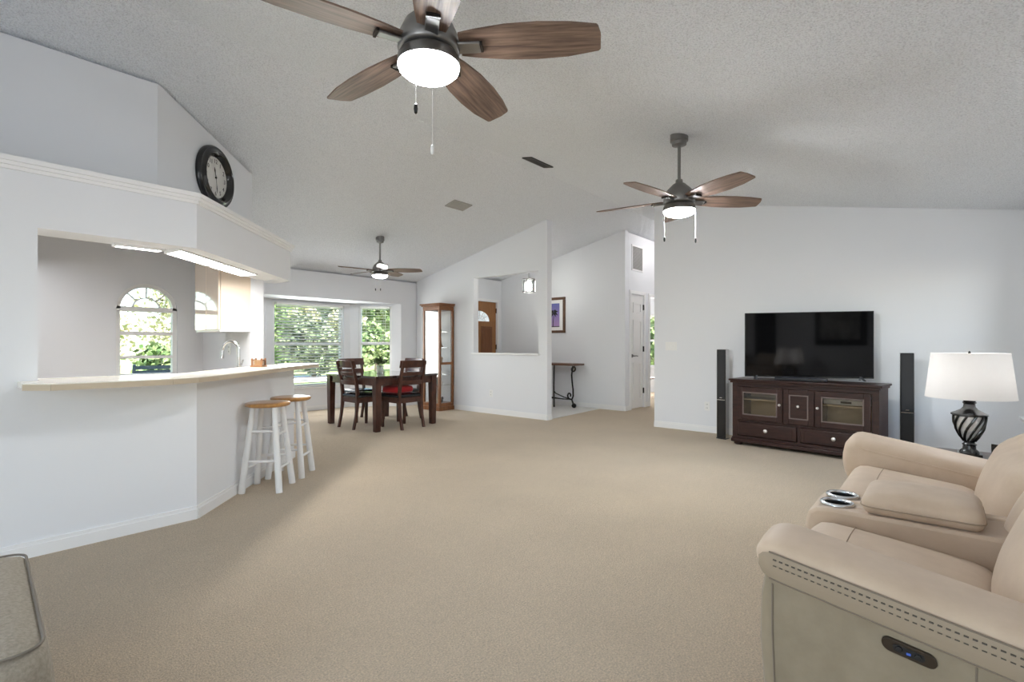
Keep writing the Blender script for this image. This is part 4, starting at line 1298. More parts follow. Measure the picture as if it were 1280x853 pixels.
def cab_door(xa, xb, glass, kx):
    za, zb = 0.30, Hc - .088
    m = MB(); f = 0.055; ya, yb = y0 - .020, y0 - 0.001
    m.box(xa, xa + f, ya, yb, za, zb); m.box(xb - f, xb, ya, yb, za, zb); m.box(xa + f, xb - f, ya, yb, za, za + f); m.box(xa + f, xb - f, ya, yb, zb - f, zb)
    d = m.build('door', ESPRESSO, t, bevel=0.004)
    m = MB()
    i = 0.012
    for (a_, b_, c_, e_) in ((xa + f, xa + f + i, za + f, zb - f), (xb - f - i, xb - f, za + f, zb - f), (xa + f + i, xb - f - i, za + f, za + f + i), (xa + f + i, xb - f - i, zb - f - i, zb - f)):
        m.box(a_, b_, ya + .005, yb, c_, e_)
    m.build('door_bead', mat('pale_bead', (0.16, 0.12, 0.11), 0.4) if 'pale_bead' not in MATS else MATS['pale_bead'], d)  # paler bead lining the door frame
    if glass:
        m = MB(); m.box(xa + f, xb - f, ya + .010, ya + .014, za + f, zb - f); m.build('glass', CABGLASS, d)
    else:
        m = MB(); m.box(xa + f, xb - f, ya + .010, yb, za + f, zb - f); m.build('door_panel', ESPRESSO, d)
    knob(kx, ya - .0, (za + zb) / 2 + .01, d)
    return d
cab_door(x0 + .064, c1 - .002, True, c1 - .028)
cab_door(c1 + .006, c2 - .006, False, (c1 + c2) / 2)
cab_door(c2 + .002, x1 - .064, True, c2 + .028)
for xa, xb in ((x0 + .064, (x0 + x1) / 2 - .018), ((x0 + x1) / 2 + .018, x1 - .064)):
    m = MB(); m.box(xa, xb, y0 - .018, y0 + .01, 0.115, 0.272)
    d = m.build('drawer', ESPRESSO, t, bevel=0.010)
    m = MB(); m.box(xa + .04, xb - .04, y0 - .024, y0 - .018, 0.145, 0.243); m.build('drawer_panel', ESPRESSO, d, bevel=0.006)
    knob((xa + xb) / 2, y0 - .022, 0.195, d, 0.020)
def in_cab(x, y, z):
    c, s = math.cos(rzc), math.sin(rzc)
    return (pL.x + c * x - s * y, pL.y + s * x + c * y, z)
def device(name, x, y, z, w, d, h, mm, label, cat):
    e = thing(name, label, cat, in_cab(x, y, z), rzc)
    m = MB(); m.box(-w / 2, w / 2, 0, d, 0.006, h); m.build('case', mm, e, bevel=0.003)
    m = MB(); m.box(-w * .12, w * .12, -0.002, 0, h * .35, h * .75); m.build('display_window', BLACKPL, e)
    m = MB()
    for sx in (-1, 1):
        m.box(sx * w * .4 - .012, sx * w * .4 + .012, 0.02, 0.04, 0, 0.006); m.box(sx * w * .4 - .012, sx * w * .4 + .012, d - .04, d - .02, 0, 0.006)
    m.build('foot', BLACKPL, e)
device('disc_player', c2 + .25, 0.14, 0.5305, 0.40, 0.22, 0.055, mat('silver_case', (0.80, 0.80, 0.82), 0.3), 'long silver disc player on the shelf behind the right glass door', 'electronics')
device('cable_box', c2 + .33, 0.15, 0.5865, 0.20, 0.18, 0.03, mat('bright_silver', (0.75, 0.76, 0.78), 0.3), 'small silver box stacked on the disc player in the media cabinet', 'electronics')

# television, turned a little towards the room
tL, tR = Vector((6.09, 1.712)), Vector((6.555, 0.552))
rzt = math.atan2((tR - tL).y, (tR - tL).x)
tw = (tR - tL).length
tc_ = (tL + tR) / 2
t = thing('television', 'large flat black television standing on the espresso cabinet', 'television', (tc_.x, tc_.y, Hc + .0005), rzt)
zb, zt_ = 0.028, 0.028 + 0.722
m = MB(); m.box(-tw / 2, tw / 2, 0, 0.025, zb, zt_); m.rbox((0, 0.04, zb + .25), (tw * .75, 0.06, 0.42), 0.02, 6); m.build('housing', BLACKPL, t, bevel=0.003)
m = MB(); m.box(-tw / 2 + .008, tw / 2 - .008, -0.002, 0.0, zb + .014, zt_ - .008); m.build('screen', SCREEN, t)
STANDM = mat('stand_steel', (0.20, 0.21, 0.23), 0.3, metal=0.7)
for sx in (-1, 1):
    m = MB()
    m.bar((sx * tw * .40, 0.012, zb + .02), (sx * tw * .40 + sx * .02, -0.085, 0.006), 0.02, 0.010); m.bar((sx * tw * .40, 0.012, zb + .02), (sx * tw * .40 + sx * .02, 0.09, 0.006), 0.02, 0.010)
    m.build('stand_foot', STANDM, t)
sb = thing('sound_bar', 'low dark sound bar lying on the cabinet in front of the television', 'speaker', in_cab(0.72, 0.10, Hc + .0005), rzc + R(3))
m = MB(); m.rbox((0, 0.03, 0.02), (0.50, 0.06, 0.036), 0.012, 8); m.build('bar_body', mat('navy_plastic', (0.012, 0.015, 0.03), 0.3), sb)
m = MB(); m.box(-0.25 + .02, 0.23, -0.002, 0.0, 0.008, 0.030); m.build('bar_grille', GRILLE, sb)
m = MB(); m.box(-0.2, 0.2, 0.01, 0.05, 0, 0.004); m.build('foot', BLACKPL, sb)

def tower(loc, h, label, rz):
    t = thing('tower_speaker', label, 'speaker', loc, rz, 'slim tower speakers beside the media cabinet')
    m = MB(); m.box(-0.06, 0.06, -0.045, 0.06, 0, 0.012); m.build('speaker_base', BLACKPL, t, bevel=0.003)
    m = MB(); m.box(-0.055, 0.055, -0.035, 0.05, 0.012, h); m.build('cabinet_body', BLACKPL, t, bevel=0.003)
    zs = h * .44
    m = MB(); m.box(-0.048, 0.048, -0.046, -0.035, zs + .015, h - .012); m.build('upper_grille', GRILLE, t, bevel=0.003)
    m = MB(); m.box(-0.048, 0.048, -0.044, -0.035, 0.03, zs - .01); m.build('lower_panel', BLACKPL, t, bevel=0.003)
    m = MB(); m.box(-0.05, 0.05, -0.047, -0.034, zs - .006, zs + .002); m.build('chrome_strip', CHROME, t)
    m = MB(); m.box(0.0555, 0.0575, -0.034, 0.049, 0.012, h - .002); m.box(-0.0575, -0.0555, -0.034, 0.049, 0.012, h - .002); m.build('side_trim', CHROME, t)
    m = MB(); m.box(-0.014, 0.014, -0.048, -0.046, zs + .02, zs + .028); m.build('badge', CHROME, t)
tower((6.36, 2.045, 0), 1.09, 'slim black tower speaker on the hallway side of the cabinet', R(-98))
tower((6.47, 0.275, 0), 1.065, 'slim black tower speaker between the cabinet and the table lamp', R(-82))

# picture and dark door curtain on the wall behind the sofa, mirrored in the screen
t = thing('framed_picture', 'wide black framed picture beyond the sofa, mirrored in the television', 'picture', (4.5, -0.58, 1.50), R(180))
m = MB(); w_, h_, f = 1.05, 0.72, 0.09
m.box(-w_ / 2, w_ / 2, -0.03, 0, -h_ / 2, -h_ / 2 + f); m.box(-w_ / 2, w_ / 2, -0.03, 0, h_ / 2 - f, h_ / 2)
m.box(-w_ / 2, -w_ / 2 + f, -0.03, 0, -h_ / 2 + f, h_ / 2 - f); m.box(w_ / 2 - f, w_ / 2, -0.03, 0, -h_ / 2 + f, h_ / 2 - f)
m.build('picture_frame', BLACKPAINT, t)
m = MB(); m.box(-w_ / 2 + f, w_ / 2 - f, -0.012, 0, -h_ / 2 + f, h_ / 2 - f); m.build('print', mat('muted_print', (0.20, 0.19, 0.17), 0.6, noise=(5, (0.50, 0.48, 0.44), 4, 0.4, 0.6)), t)

t = thing('door_curtain', 'dark floor-length curtain behind the sofa, mirrored in the television', 'curtain', (2.55, -0.58, 0), R(180))
m = MB()
rings = []
for k in range(49):
    x = -0.33 + 0.66 * k / 48
    y = -0.033 + 0.014 * math.sin(k * PI / 3)
    rings.append([(x, y - .003, 0.02), (x, y + .003, 0.02), (x, y + .003, 2.02), (x, y - .003, 2.02)])
m.loft(rings); m.build('drape', CURTAIN, t, smooth=60)
m = MB(); m.cyl((-0.40, -0.035, 2.04), (0.40, -0.035, 2.04), 0.011, seg=10); m.build('rod', BLACKPL, t)
# ------------------------------------------------------------------ sofa
S0 = Vector((1.46, 0.0))
sf = thing('reclining_loveseat', 'taupe leather reclining loveseat with cup holder console, foreground right', 'sofa', (1.46, 0, 0))
# local x = along the seat (0 .. 2.26), y = towards the front, z up
SW = 2.26
SOFA_W = SW
AZ = lambda y: 0.640 + 0.16 * (y - 0.36)     # arm crest height, falling towards the back
m = MB()
m.box(0.05, SW - .05, -0.46, 0.26, 0.05, 0.30)
m.build('base_frame', SOFA_SHADED, sf, bevel=0.02)
m = MB()
for x in (0.10, SW - .10):
    for y in (-0.40, 0.20):
        m.cyl((x, y, 0), (x, y, 0.06), 0.025, seg=12)
m.build('foot', BLACKPL, sf)
def arm(xa, xb, outer):
    # outer: -1 outer face at xa, +1 outer face at xb
    m = MB()
    xo = xa + 0.012 if outer < 0 else xa + 0.004
    xi = xb - 0.004 if outer < 0 else xb - 0.012
    # side slab with a slightly bowed front
    rings = []
    for z, fy in ((0.04, 0.335), (0.20, 0.362), (0.36, 0.375), (0.48, 0.372), (0.585, 0.355)):
        ring = []
        pts = [(xo, fy - .03), (xo + .006, fy - .008), (xo + .025, fy), (xi - .025, fy), (xi - .006, fy - .008), (xi, fy - .03), (xi, 0.0), (xi, -0.45), (xo, -0.45), (xo, 0.0)]
        for (x, y) in pts:
            zz = z if z < 0.5 else AZ(y) - 0.055
            ring.append((x, y, zz))
        rings.append(ring)
    m.loft(rings)
    a = m.build('arm_panel', SOFA_SHADED if outer < 0 else SOFA, sf, smooth=60)
    yf = 0.385 if outer < 0 else 0.43
    # padded top, a fat roll that falls to the back and rounds off at the front
    m = MB()
    rings = []
    N = 28
    n = 22
    for k in range(N + 1):
        y = yf - 0.90 * (k / N) ** 1.35
        e = min(1.0, max(0.0, (yf - y) / 0.075))
        s_ = math.sqrt(max(0.0, 1 - (1 - e) ** 2)) if e < 1 else 1.0
        s_ = max(s_, 0.03)
        cz = AZ(y) - (0.055 if outer < 0 else 0.140)
        wx = (xb - xa) / 2
        ring = []
        for i in range(n):
            th = 2 * PI * i / n
            c, q3 = math.cos(th), math.sin(th)
            px = math.copysign(abs(c) ** (0.62 if outer < 0 else 0.42), c) * wx * (0.70 + .30 * s_) 
            pz = math.copysign(abs(q3) ** (0.62 if outer < 0 else 0.5), q3) * (0.060 if outer < 0 else 0.135) * (0.25 + .75 * s_)
            ring.append(((xa + xb) / 2 + px, y, cz + pz))
        rings.append(ring)
    m.loft(rings)
    pad = m.build('arm_pad', SOFA, a, smooth=70)
    return a, pad
near, npad = arm(-0.02, 0.21, -1)
far, fpad = arm(SW - 0.385, SW, 1)
# stitched band along the outer side of the near arm
m = MB(); m2 = MB(); m3 = MB()
rings = []
for k in range(25):
    y = 0.374 - 0.872 * (k / 24) ** 1.35
    cz = AZ(y) - 0.055
    g = (0.35, 0.72, 0.93)[k] if k < 3 else 1.0
    gx = (0.30, 0.75, 0.95)[k] if k < 3 else 1.0
    rings.append([(xx * gx, yy, cz - .012 + (zz - cz + .012) * g) for xx, yy, zz in [(-0.0225, y, cz + .022), (-0.0200, y, cz + .027), (-0.010, y, cz + .022), (-0.010, y, cz - .045), (-0.0140, y, cz - .050), (-0.0205, y, cz - .040)]])
m.loft(rings)
m.build('stitched_band', mat('taupe_leather_band', (0.34, 0.27, 0.195), 0.6, spec=0.3, bump=(150, 0.12, 0.002)), npad, smooth=40)
for k in range(60):
    y = 0.335 - 0.0142 * k
    cz = AZ(y) - 0.055
    yb_ = y - 0.008
    m2.bar((-0.0240, y, cz + .010), (-0.0240, yb_, cz + .010 - .16 * .008), 0.0025, 0.003)
    m2.bar((-0.0236, y, cz - .006), (-0.0236, yb_, cz - .006 - .16 * .008), 0.0018, 0.002)
m2.build('stitching', STITCH, npad)
pth = [(-0.0225, 0.345 - 0.83 * k / 24, AZ(0.345 - 0.83 * k / 24) - 0.055 + .026) for k in range(25)]
m3.tube(pth, 0.0022, seg=6)
m3.tube([(p[0] + .0040, p[1], p[2] - .070) for p in pth], 0.0022, seg=6)
m3.tube([(-0.0095, 0.340, AZ(.34) - .115), (-0.010, 0.340, 0.40), (-0.010, 0.332, 0.20), (-0.009, 0.305, 0.045)], 0.0022, seg=6)
m3.tube([(-0.0095, -0.055, AZ(-.05) - .108), (-0.0095, -0.055, 0.045)], 0.0018, seg=6)
m3.build('seam', SEAM, near)
# power switch on the near arm's side
ps_ = MB()
ys, zs = 0.058, 0.455
def capsule(hx, hz, n=10):
    r = hz
    pts = []
    for k in range(n + 1):
        a = -PI / 2 + PI * k / n
        pts.append((hx - r + r * math.cos(a), r * math.sin(a)))
    for k in range(n + 1):
        a = PI / 2 + PI * k / n
        pts.append((-(hx - r) + r * math.cos(a), r * math.sin(a)))
    return pts
tilt = 0.16
def cap3(hx, hz, x, t_):
    return [(x, ys + p[0], zs + p[1] + tilt * p[0]) for p in capsule(hx, hz)], (t_, 0, 0)
ps_.poly(*cap3(0.050, 0.0155, -0.0165, 0.010))
sw = ps_.build('power_switch', mat('bronze_plastic', (0.055, 0.040, 0.028), 0.3, metal=0.5), near, bevel=0.002)
m = MB(); m.poly(*cap3(0.029, 0.0082, -0.0180, 0.002)); m.build('switch_recess', BLACKPL, sw)
for dy in (-0.017, 0.017):
    m = MB(); m.lathe([(0.001, -0.0035), (0.006, -0.003), (0.0072, 0.001), (0.0072, 0.002)], 14, (-0.0180, ys + dy, zs + tilt * dy), 'x'); m.build('switch_button', BLACKPL, sw)
m = MB(); m.box(-0.0192, -0.018, ys - 0.004, ys + 0.004, zs - 0.005, zs + 0.0); m.build('usb_port', mat('port_blue', (0.02, 0.05, 0.25), 0.4, emit=((0.1, 0.25, 1.0), 0.15)), sw)

def seat(xa, xb, name='seat_cushion'):
    m = MB()
    def fn(x, y, z, p):
        q2 = Vector(p)
        if z > 0:
            q2.z += 0.028 * (1 - x * x) * (1 - y ** 4)
        q2.z += 0.03 * q2.y / 0.3 if z > 0 else 0
        return q2
    m.rbox(((xa + xb) / 2, 0.115, 0.37), (xb - xa, 0.53, 0.21), 0.07, 14, fn)
    s_ = m.build(name, SOFA, sf, smooth=80)
    m = MB()   # cross seam
    pts = []
    for k in range(13):
        x = -0.96 + 1.92 * k / 12
        pts.append(((xa + xb) / 2 + x * (xb - xa) / 2, 0.235, 0.37 + .105 + .028 * (1 - x * x) + .012 - 0.05 * max(0, abs(x) - .8) * 5 * .6))
    m.tube(pts, 0.0014, seg=6); m.build('seat_seam', SEAM_SOFT, s_)
    # footrest front below
    m = MB(); m.rbox(((xa + xb) / 2, 0.305, 0.20), (xb - xa - .02, 0.13, 0.28), 0.05, 10); m.build('footrest', SOFA, sf, smooth=80)
    return s_
seat(0.21, 0.76)
seat(1.09, SW - 0.36)
def back(xa, xb, top=0.75, yo=0.0, head=True):
    m = MB()
    zc, hz = (0.32 + top) / 2, (top - 0.32)
    def fn(x, y, z, p):
        q2 = Vector(p)
        if y > 0:
            q2.y += 0.055 * (1 - x * x) * (1 - z * z)
        q2.y -= 0.11 * (z + 1) / 2
        return q2
    m.rbox(((xa + xb) / 2, -0.235 + yo, zc), (xb - xa, 0.24, hz), 0.095, 14, fn)
    b_ = m.build('back_cushion', SOFA, sf, smooth=80)
    if not head:
        return
    m = MB()
    def fn2(x, y, z, p):
        q2 = Vector(p)
        if y > 0:
            q2.y += 0.03 * (1 - x * x) * (1 - z * z)
        return q2
    m.rbox(((xa + xb) / 2, -0.405, 0.86), (xb - xa - .10, 0.16, 0.26), 0.07, 12, fn2)
    m.build('headrest', SOFA, sf, smooth=80)
back(0.15, 0.765)
back(1.085, SW - 0.34)
back(0.772, 1.078, 0.75, -0.045, False)
m = MB(); m.box(0.10, SW - .10, -0.50, -0.42, 0.10, 0.80); m.build('back_frame', SOFA_SHADED, sf, bevel=0.03)
# console with cup holders and padded lid
CXA, CXB = 0.765, 1.085
m = MB()
pts = [(0.395, 0.05), (0.405, 0.30), (0.405, 0.470), (0.395, 0.505), (0.370, 0.524), (0.330, 0.530), (-0.40, 0.530), (-0.40, 0.05)]
m.poly([(CXA, y, z) for y, z in pts], (CXB - CXA, 0, 0))
co = m.build('console', SOFA, sf, smooth=50, bevel=0.012)
CXc = (CXA + CXB) / 2
m = MB()
def lidfn(x, y, z, p):
    q2 = Vector(p)
    if z > 0:
        q2.z += 0.022 * (1 - x * x) * (1 - y * y)
    return q2
m.rbox((CXc, 0.060, 0.566), (CXB - CXA - .012, 0.34, 0.076), 0.037, 14, lidfn)
lid = m.build('console_lid', SOFA, co, smooth=80)
m = MB()
rx_, ry_ = (CXB - CXA - .012) / 2 + .0005, 0.1705
loop = []
for (cx, cy, a0) in ((1, 1, 0), (-1, 1, 90), (-1, -1, 180), (1, -1, 270)):
    for k in range(7):
        a = R(a0 + 15 * k)
        loop.append((CXc + cx * (rx_ - .040) + .040 * math.cos(a), 0.060 + cy * (ry_ - .040) + .040 * math.sin(a), 0.561))
m.tube(loop, 0.0028, seg=6, closed=True); m.build('lid_piping', SEAM_SOFT, lid)
RIM = mat('steel_rim', (0.72, 0.74, 0.76), 0.22, metal=0.9)
CUPDARK = mat('cup_dark', (0.012, 0.012, 0.012), 0.7, spec=0.2)
CUPS = [(CXc - 0.068, 0.312), (CXc + 0.068, 0.312)]
cut = []
for x, y in CUPS:                      # bore the two wells into the console
    m = MB(); m.cyl((x, y, 0.44), (x, y, 0.60), 0.045, seg=36)
    k_ = m.build('well_cutter', BLACKPL, sf)
    cut.append(k_)
    bo = co.modifiers.new('well', 'BOOLEAN'); bo.operation = 'DIFFERENCE'; bo.object = k_; bo.solver = 'EXACT'
bpy.context.view_layer.update()
me = bpy.data.meshes.new_from_object(co.evaluated_get(bpy.context.evaluated_depsgraph_get()))
co.modifiers.clear(); co.data = me; me.name = 'console'
for k_ in cut:
    bpy.data.objects.remove(k_)
for x, y in CUPS:
    m = MB(); m.tube([(x + 0.050 * math.cos(2 * PI * k / 36), y + 0.050 * math.sin(2 * PI * k / 36), 0.532) for k in range(36)], 0.0085, seg=10, closed=True); cu = m.build('cup_holder', RIM, co, smooth=60)
    m = MB()
    rings = [[(x + rr * math.cos(2 * PI * k / 30), y + rr * math.sin(2 * PI * k / 30), z) for k in range(30)] for rr, z in ((0.0445, 0.531), (0.0435, 0.455), (0.001, 0.452))]
    m.loft(rings, cap=False); m.build('cup_well', CUPDARK, cu)

# ------------------------------------------------------------------ lamp, side table, photo frame
LX, LY, TZ = 3.98, -0.12, 0.50
t = thing('side_table', 'small dark side table mostly hidden behind the far sofa arm', 'table', (LX, LY - .03, 0))
m = MB(); m.rbox((0, 0, TZ - .0125), (0.42, 0.50, 0.025), 0.008, 6); m.build('tabletop', ESPRESSO, t)
for sx in (-1, 1):
    for sy in (-1, 1):
        m = MB(); m.bar((sx * .17, sy * .21, 0), (sx * .17, sy * .21, TZ - .025), 0.03, 0.03, up=(1, 0, 0), w1=0.04, h1=0.04); m.build('leg', ESPRESSO, t)
t = thing('table_lamp', 'table lamp with white drum shade and dark spiral urn base', 'lamp', (LX, LY, TZ + .0005))
m = MB(); m.box(-0.055, 0.055, -0.055, 0.055, 0, 0.018); m.lathe([(0.046, 0.018), (0.042, 0.03), (0.031, 0.04), (0.029, 0.06), (0.034, 0.066), (0.026, 0.074), (0.022, 0.087)], 28); m.build('lamp_base', DARKMETAL, t, smooth=40)
prof = [(0.024, 0.085), (0.043, 0.112), (0.062, 0.155), (0.071, 0.195), (0.073, 0.235)]
def prf(s_):
    s_ *= (len(prof) - 1); i = min(int(s_), len(prof) - 2); f_ = s_ - i
    return tuple(prof[i][j] * (1 - f_) + prof[i + 1][j] * f_ for j in (0, 1))
m = MB(); m.lathe([(max(r - .006, .004), z) for r, z in prof], 36); m.build('urn_liner', SILVER, t, smooth=60)
m = MB()
for k in range(11):
    pts = []
    for j in range(13):
        r, z = prf(j / 12)
        a = 2 * PI * k / 11 + 1.25 * j / 12
        pts.append((r * math.cos(a), r * math.sin(a), z))
    m.tube(pts, 0.0062, seg=6)
m.build('spiral_cage', DARKMETAL, t)
m = MB(); m.lathe([(0.073, 0.232), (0.084, 0.238), (0.084, 0.246), (0.064, 0.256), (0.04, 0.270), (0.028, 0.286), (0.026, 0.302), (0.033, 0.310), (0.027, 0.320), (0.048, 0.328), (0.051, 0.336), (0.02, 0.345), (0.012, 0.36)], 32); m.build('lamp_neck', DARKMETAL, t, smooth=40)
m = MB(); m.cyl((0, 0, 0.345), (0, 0, 0.60), 0.006, seg=8); m.lathe([(0.02, 0.36), (0.02, 0.42)], 12); m.build('lamp_stem', DARKMETAL, t)
m = MB(); m.lathe([(0.204, 0.338), (0.175, 0.600), (0.173, 0.600), (0.202, 0.338)], 56)
m.bm.faces.ensure_lookup_table()
bmesh.ops.delete(m.bm, geom=[f_ for f_ in m.bm.faces if len(f_.verts) > 10], context='FACES')
m.build('lamp_shade', SHADE, t, smooth=60)
m = MB()
for a in (0, 120, 240):
    m.cyl((0, 0, 0.590), (0.174 * math.cos(R(a)), 0.174 * math.sin(R(a)), 0.594), 0.002, seg=6)
m.lathe([(0.004, 0.590), (0.007, 0.600), (0.004, 0.610), (0.001, 0.612)], 10); m.build('finial', DARKMETAL, t)
m = MB(); m.lathe([(0.001, 0.42), (0.014, 0.42), (0.03, 0.46), (0.03, 0.485), (0.001, 0.51)], 16); m.build('bulb', mat('lamp_bulb', (1, 1, 1), 0.4, emit=((0.95, 0.97, 1.0), 70)), t)
t = thing('photo_frame', 'small silver photo frame standing beside the lamp base', 'picture frame', (LX - 0.05, LY - 0.135, TZ + .0005), R(-115))
m = MB(); w_, h_, f = 0.09, 0.085, 0.017
m.box(-w_ / 2, w_ / 2, -0.008, 0, 0, f); m.box(-w_ / 2, w_ / 2, -0.008, 0, h_ - f, h_); m.box(-w_ / 2, -w_ / 2 + f, -0.008, 0, f, h_ - f); m.box(w_ / 2 - f, w_ / 2, -0.008, 0, f, h_ - f)
m.build('frame_border', DARKMETAL, t)
m = MB(); m.box(-w_ / 2 + f, w_ / 2 - f, -0.004, 0, f, h_ - f); m.build('photo', MATS['muted_print'], t)
m = MB(); m.bar((0, 0, 0.06), (0, 0.05, 0.0015), 0.02, 0.003); m.build('easel_back', BLACKPL, t)

# ------------------------------------------------------------------ ottoman, foreground left
OT = thing('ottoman', 'grey tweed ottoman with dark piping at the lower left corner', 'ottoman', (-0.205, 2.02, 0), R(-3))
m = MB()
def ofn(x, y, z, p):
    q2 = Vector(p)
    if z > 0:
        q2.z += 0.018 * (1 - x * x) * (1 - y * y)
    s_ = 1 - z * z
    q2.x += math.copysign(0.018, x) * s_ * abs(x) ** 3
    q2.y += math.copysign(0.018, y) * s_ * abs(y) ** 3
    return q2
m.rbox((0, 0, 0.235), (0.84, 0.80, 0.43), 0.045, 14, ofn); ob = m.build('ottoman_body', GREYFAB, OT, smooth=80)
m = MB()
loop = []
for (cx, cy, a0) in ((1, 1, 0), (-1, 1, 90), (-1, -1, 180), (1, -1, 270)):
    for k in range(7):
        a = R(a0 + 15 * k)
        loop.append((cx * (0.42 - .06) + .055 * math.cos(a), cy * (0.40 - .06) + .055 * math.sin(a), 0.4385))
m.tube(loop, 0.0038, seg=8, closed=True); m.build('piping', PIPING, OT)
m = MB()
for x in (-.35, .35):
    for y in (-.33, .33):
        m.cyl((x, y, 0), (x, y, 0.05), 0.025, 0.03, seg=12)
m.build('foot', BLACKPL, OT)

# ------------------------------------------------------------------ bedroom chair glimpsed at the hall's end
t = thing('wooden_chair', 'brown wooden chair glimpsed in the bright room past the hallway', 'chair', (10.45, 4.93, 0), R(160))
for x, y, h in ((-.17, -.17, .42), (-.17, .17, .42), (.17, -.17, .62), (.17, .17, .62)):
    m = MB(); m.box(x - .016, x + .016, y - .016, y + .016, 0, h); m.build('leg', BROWNWOOD, t)
m = MB(); m.box(-.20, .20, -.20, .20, .40, .425); m.build('seat', BROWNWOOD, t)
m = MB(); m.box(.16, .18, -.16, .16, .55, .61); m.box(.16, .18, -.16, .16, .47, .51); m.build('back_rail', BROWNWOOD, t)

# ------------------------------------------------------------------ outdoors
b = MB(); b.box(-14, 50, 8.9, 70, -0.30, -0.16)
tag(b.build('lawn', GRASS), 'sunlit lawn outside the bay window', 'grass', kind='structure')
b = MB(); b.box(11.95, 26, -6, 8.0, -0.30, -0.16)
tag(b.build('side_lawn', GRASS), 'side lawn outside the bedroom window', 'grass', kind='structure')
b = MB(); b.prism([(2.0, 19.0), (26.0, 12.0), (27.0, 15.0), (3.0, 22.5)], -0.16, -0.145)
tag(b.build('driveway', PAVE), 'pale driveway crossing the lawn outside the bay window', 'driveway', kind='structure')

def foliage_mesh(n, size, seed, squash=(1, 1, 1), clumps=16):
    rnd = random.Random(seed)
    m = MB()
    cl = []
    for k in range(clumps):
        d = Vector((rnd.gauss(0, 1), rnd.gauss(0, 1), rnd.gauss(0, 1))).normalized() * rnd.uniform(0.25, 0.72)
        cl.append((d, rnd.uniform(0.28, 0.45)))
    for k in range(n):
        c, r = cl[rnd.randrange(clumps)]
        d = Vector((rnd.gauss(0, 1), rnd.gauss(0, 1), rnd.gauss(0, 1))).normalized() * r * rnd.uniform(0.6, 1.0)
        p = c + d
        p = Vector((p.x * squash[0], p.y * squash[1], p.z * squash[2]))
        a = Vector((rnd.gauss(0, 1), rnd.gauss(0, 1), rnd.gauss(0, .6))).normalized() * size * rnd.uniform(.6, 1.3)
        t_ = a.cross(Vector((rnd.gauss(0, 1), rnd.gauss(0, 1), rnd.gauss(0, 1)))).normalized() * size * .38
        v = [m.bm.verts.new(q2) for q2 in (p - a * .5, p + t_, p + a * .5, p - t_)]
        m.bm.faces.new(v)
    return m
def bush(label, loc, scale, n, size, seed, mm, trunk=0.0, name='garden_shrub', cat='shrub', group='shrubs outside the windows'):
    t = thing(name, label, cat, loc, 0, group)
    m = foliage_mesh(n, size / scale[0], seed)
    o = m.build('foliage', mm, t, loc=(0, 0, trunk + scale[2] * .95))
    o.scale = scale
    m = MB(); m.tube([(0, 0, -0.02), (0.06, 0.04, (trunk + scale[2]) * .5), (0.0, 0.02, trunk + scale[2])], [0.09, 0.07, 0.04], seg=8); m.build('trunk', BARK, t)
G0 = -0.16
hedge = [(345, 24, 2.0, LEAF_A), (392, 20.0, 1.5, LEAF_C), (432, 25.5, 1.8, LEAF_B), (470, 20.5, 1.3, LEAF_A), (508, 25, 1.6, LEAF_C)]
words = ['bright green', 'darkest', 'pale yellowish', 'small green', 'dark right-hand', 'leftmost']
PLAN = lambda px, d: (0.649 * (px - 640) / 630 * d + 0.760 * d, -0.760 * (px - 640) / 630 * d + 0.649 * d)
hedge = [(*PLAN(px, d), s_, mm) for px, d, s_, mm in hedge]
for (x, y, s_, mm), w_ in zip(hedge, words):
    bush(w_ + ' leafy shrub across the lawn outside the bay', (x, y, G0), (s_ * .98, s_ * .9, s_ * .95), 3400, 0.22, int(x * 10), mm)
def plan(px, d):                       # a spot on the lawn seen at column px, d metres ahead
    X = (px - 640) / 630 * d
    return (0.649 * X + 0.760 * d, -0.760 * X + 0.649 * d)
trees = [(322, 33, LEAF_A, 'leftmost pale'), (372, 39, LEAF_B, 'second straw coloured'), (425, 33, LEAF_C, 'dark middle'), (476, 39, LEAF_A, 'green right-hand'), (528, 33, LEAF_C, 'last dark')]
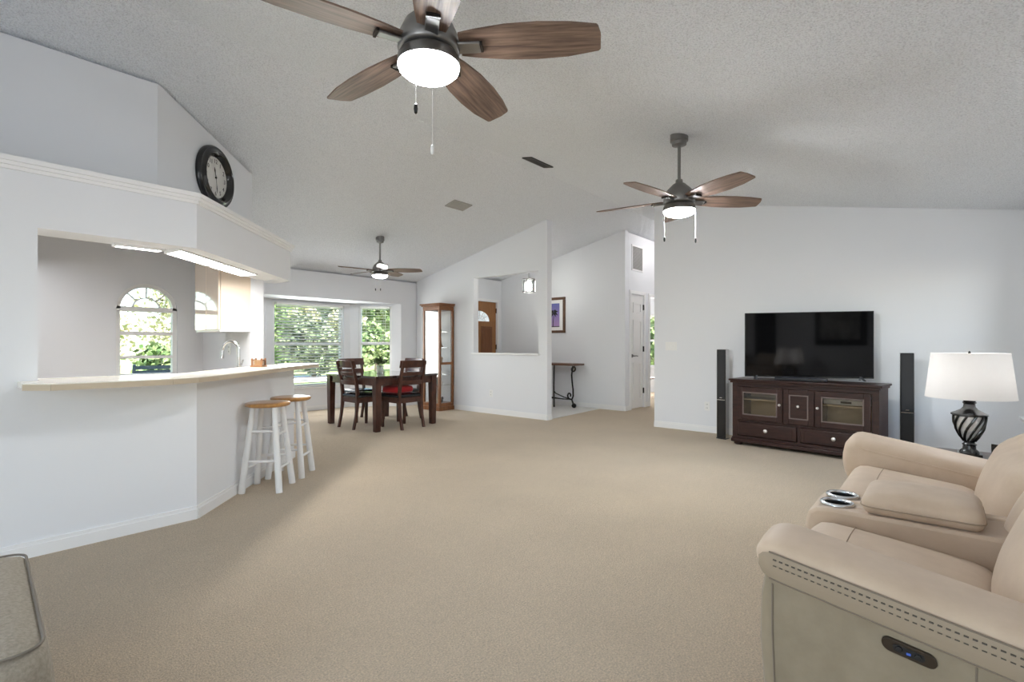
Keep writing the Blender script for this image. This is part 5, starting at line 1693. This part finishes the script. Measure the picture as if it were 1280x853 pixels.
for px, d, mm, w_ in trees:
    x, y = plan(px, d)
    bush(w_ + ' tree rising behind the shrubs outside the bay window', (x, y, G0), (1.9, 1.9, 3.4), 4200, 0.34, px, mm, 0.5, 'garden_tree', 'tree', 'trees behind the shrubs')
ks = [(1.5, 9.6, 0.62, LEAF_B, 0.0, 'straw coloured shrub outside the arched kitchen window'), (3.05, 10.9, 0.78, LEAF_A, 0.0, 'bright green shrub outside the arched kitchen window'),
      (4.2, 14.2, 1.45, LEAF_B, 0.6, 'taller pale shrub further out beyond the kitchen window'), (1.9, 12.9, 1.3, LEAF_B, 0.5, 'taller straw shrub directly beyond the low one further out beyond the kitchen window')]
for k, (x, y, s_, mm, tr, lab) in enumerate(ks):
    bush(lab, (x, y, G0), (s_, s_, s_ * 1.05), 2400, 0.12, 90 + k, mm, tr)
for k, (x, y, s_, mm, lab) in enumerate(((13.6, 6.2, 1.2, LEAF_A, 'green shrub nearest outside the bedroom window'), (16.0, 7.4, 1.6, LEAF_B, 'pale tall shrub outside the bedroom window'))):
    bush(lab, (x, y, G0), (s_, s_, s_), 2400, 0.14, 120 + k, mm)
# slatted patio chair outside the kitchen window
t = thing('patio_chair', 'dark slatted patio chair outside the arched kitchen window', 'chair', (1.93, 7.75, G0), R(0))
PZ = 0.96
m = MB()
for k in range(7):
    z = 0.66 + k * 0.06
    m.bar((-0.21, 0.02 - .02 * k, z), (0.21, 0.02 - .02 * k, z), 0.012, 0.045)
m.build('back_slats', PATIOBLUE, t)
m = MB()
for k in range(6):
    m.box(-0.21, 0.21, 0.04 + k * .08, 0.10 + k * .08, 0.44, 0.455)
m.build('seat_slats', PATIOBLUE, t)
for sx in (-1, 1):
    m = MB(); m.bar((sx * .22, 0.10, 0), (sx * .22, -0.13, 1.06), 0.03, 0.03); m.build('leg', PATIOBLUE, t)
    m = MB(); m.bar((sx * .22, 0.50, 0), (sx * .22, 0.50, 0.65), 0.03, 0.03, up=(1, 0, 0)); m.build('leg', PATIOBLUE, t)
    m = MB(); m.box(sx * .22 - .02, sx * .22 + .02, -0.02, 0.54, 0.65, 0.675); m.build('armrest', PATIOBLUE, t)
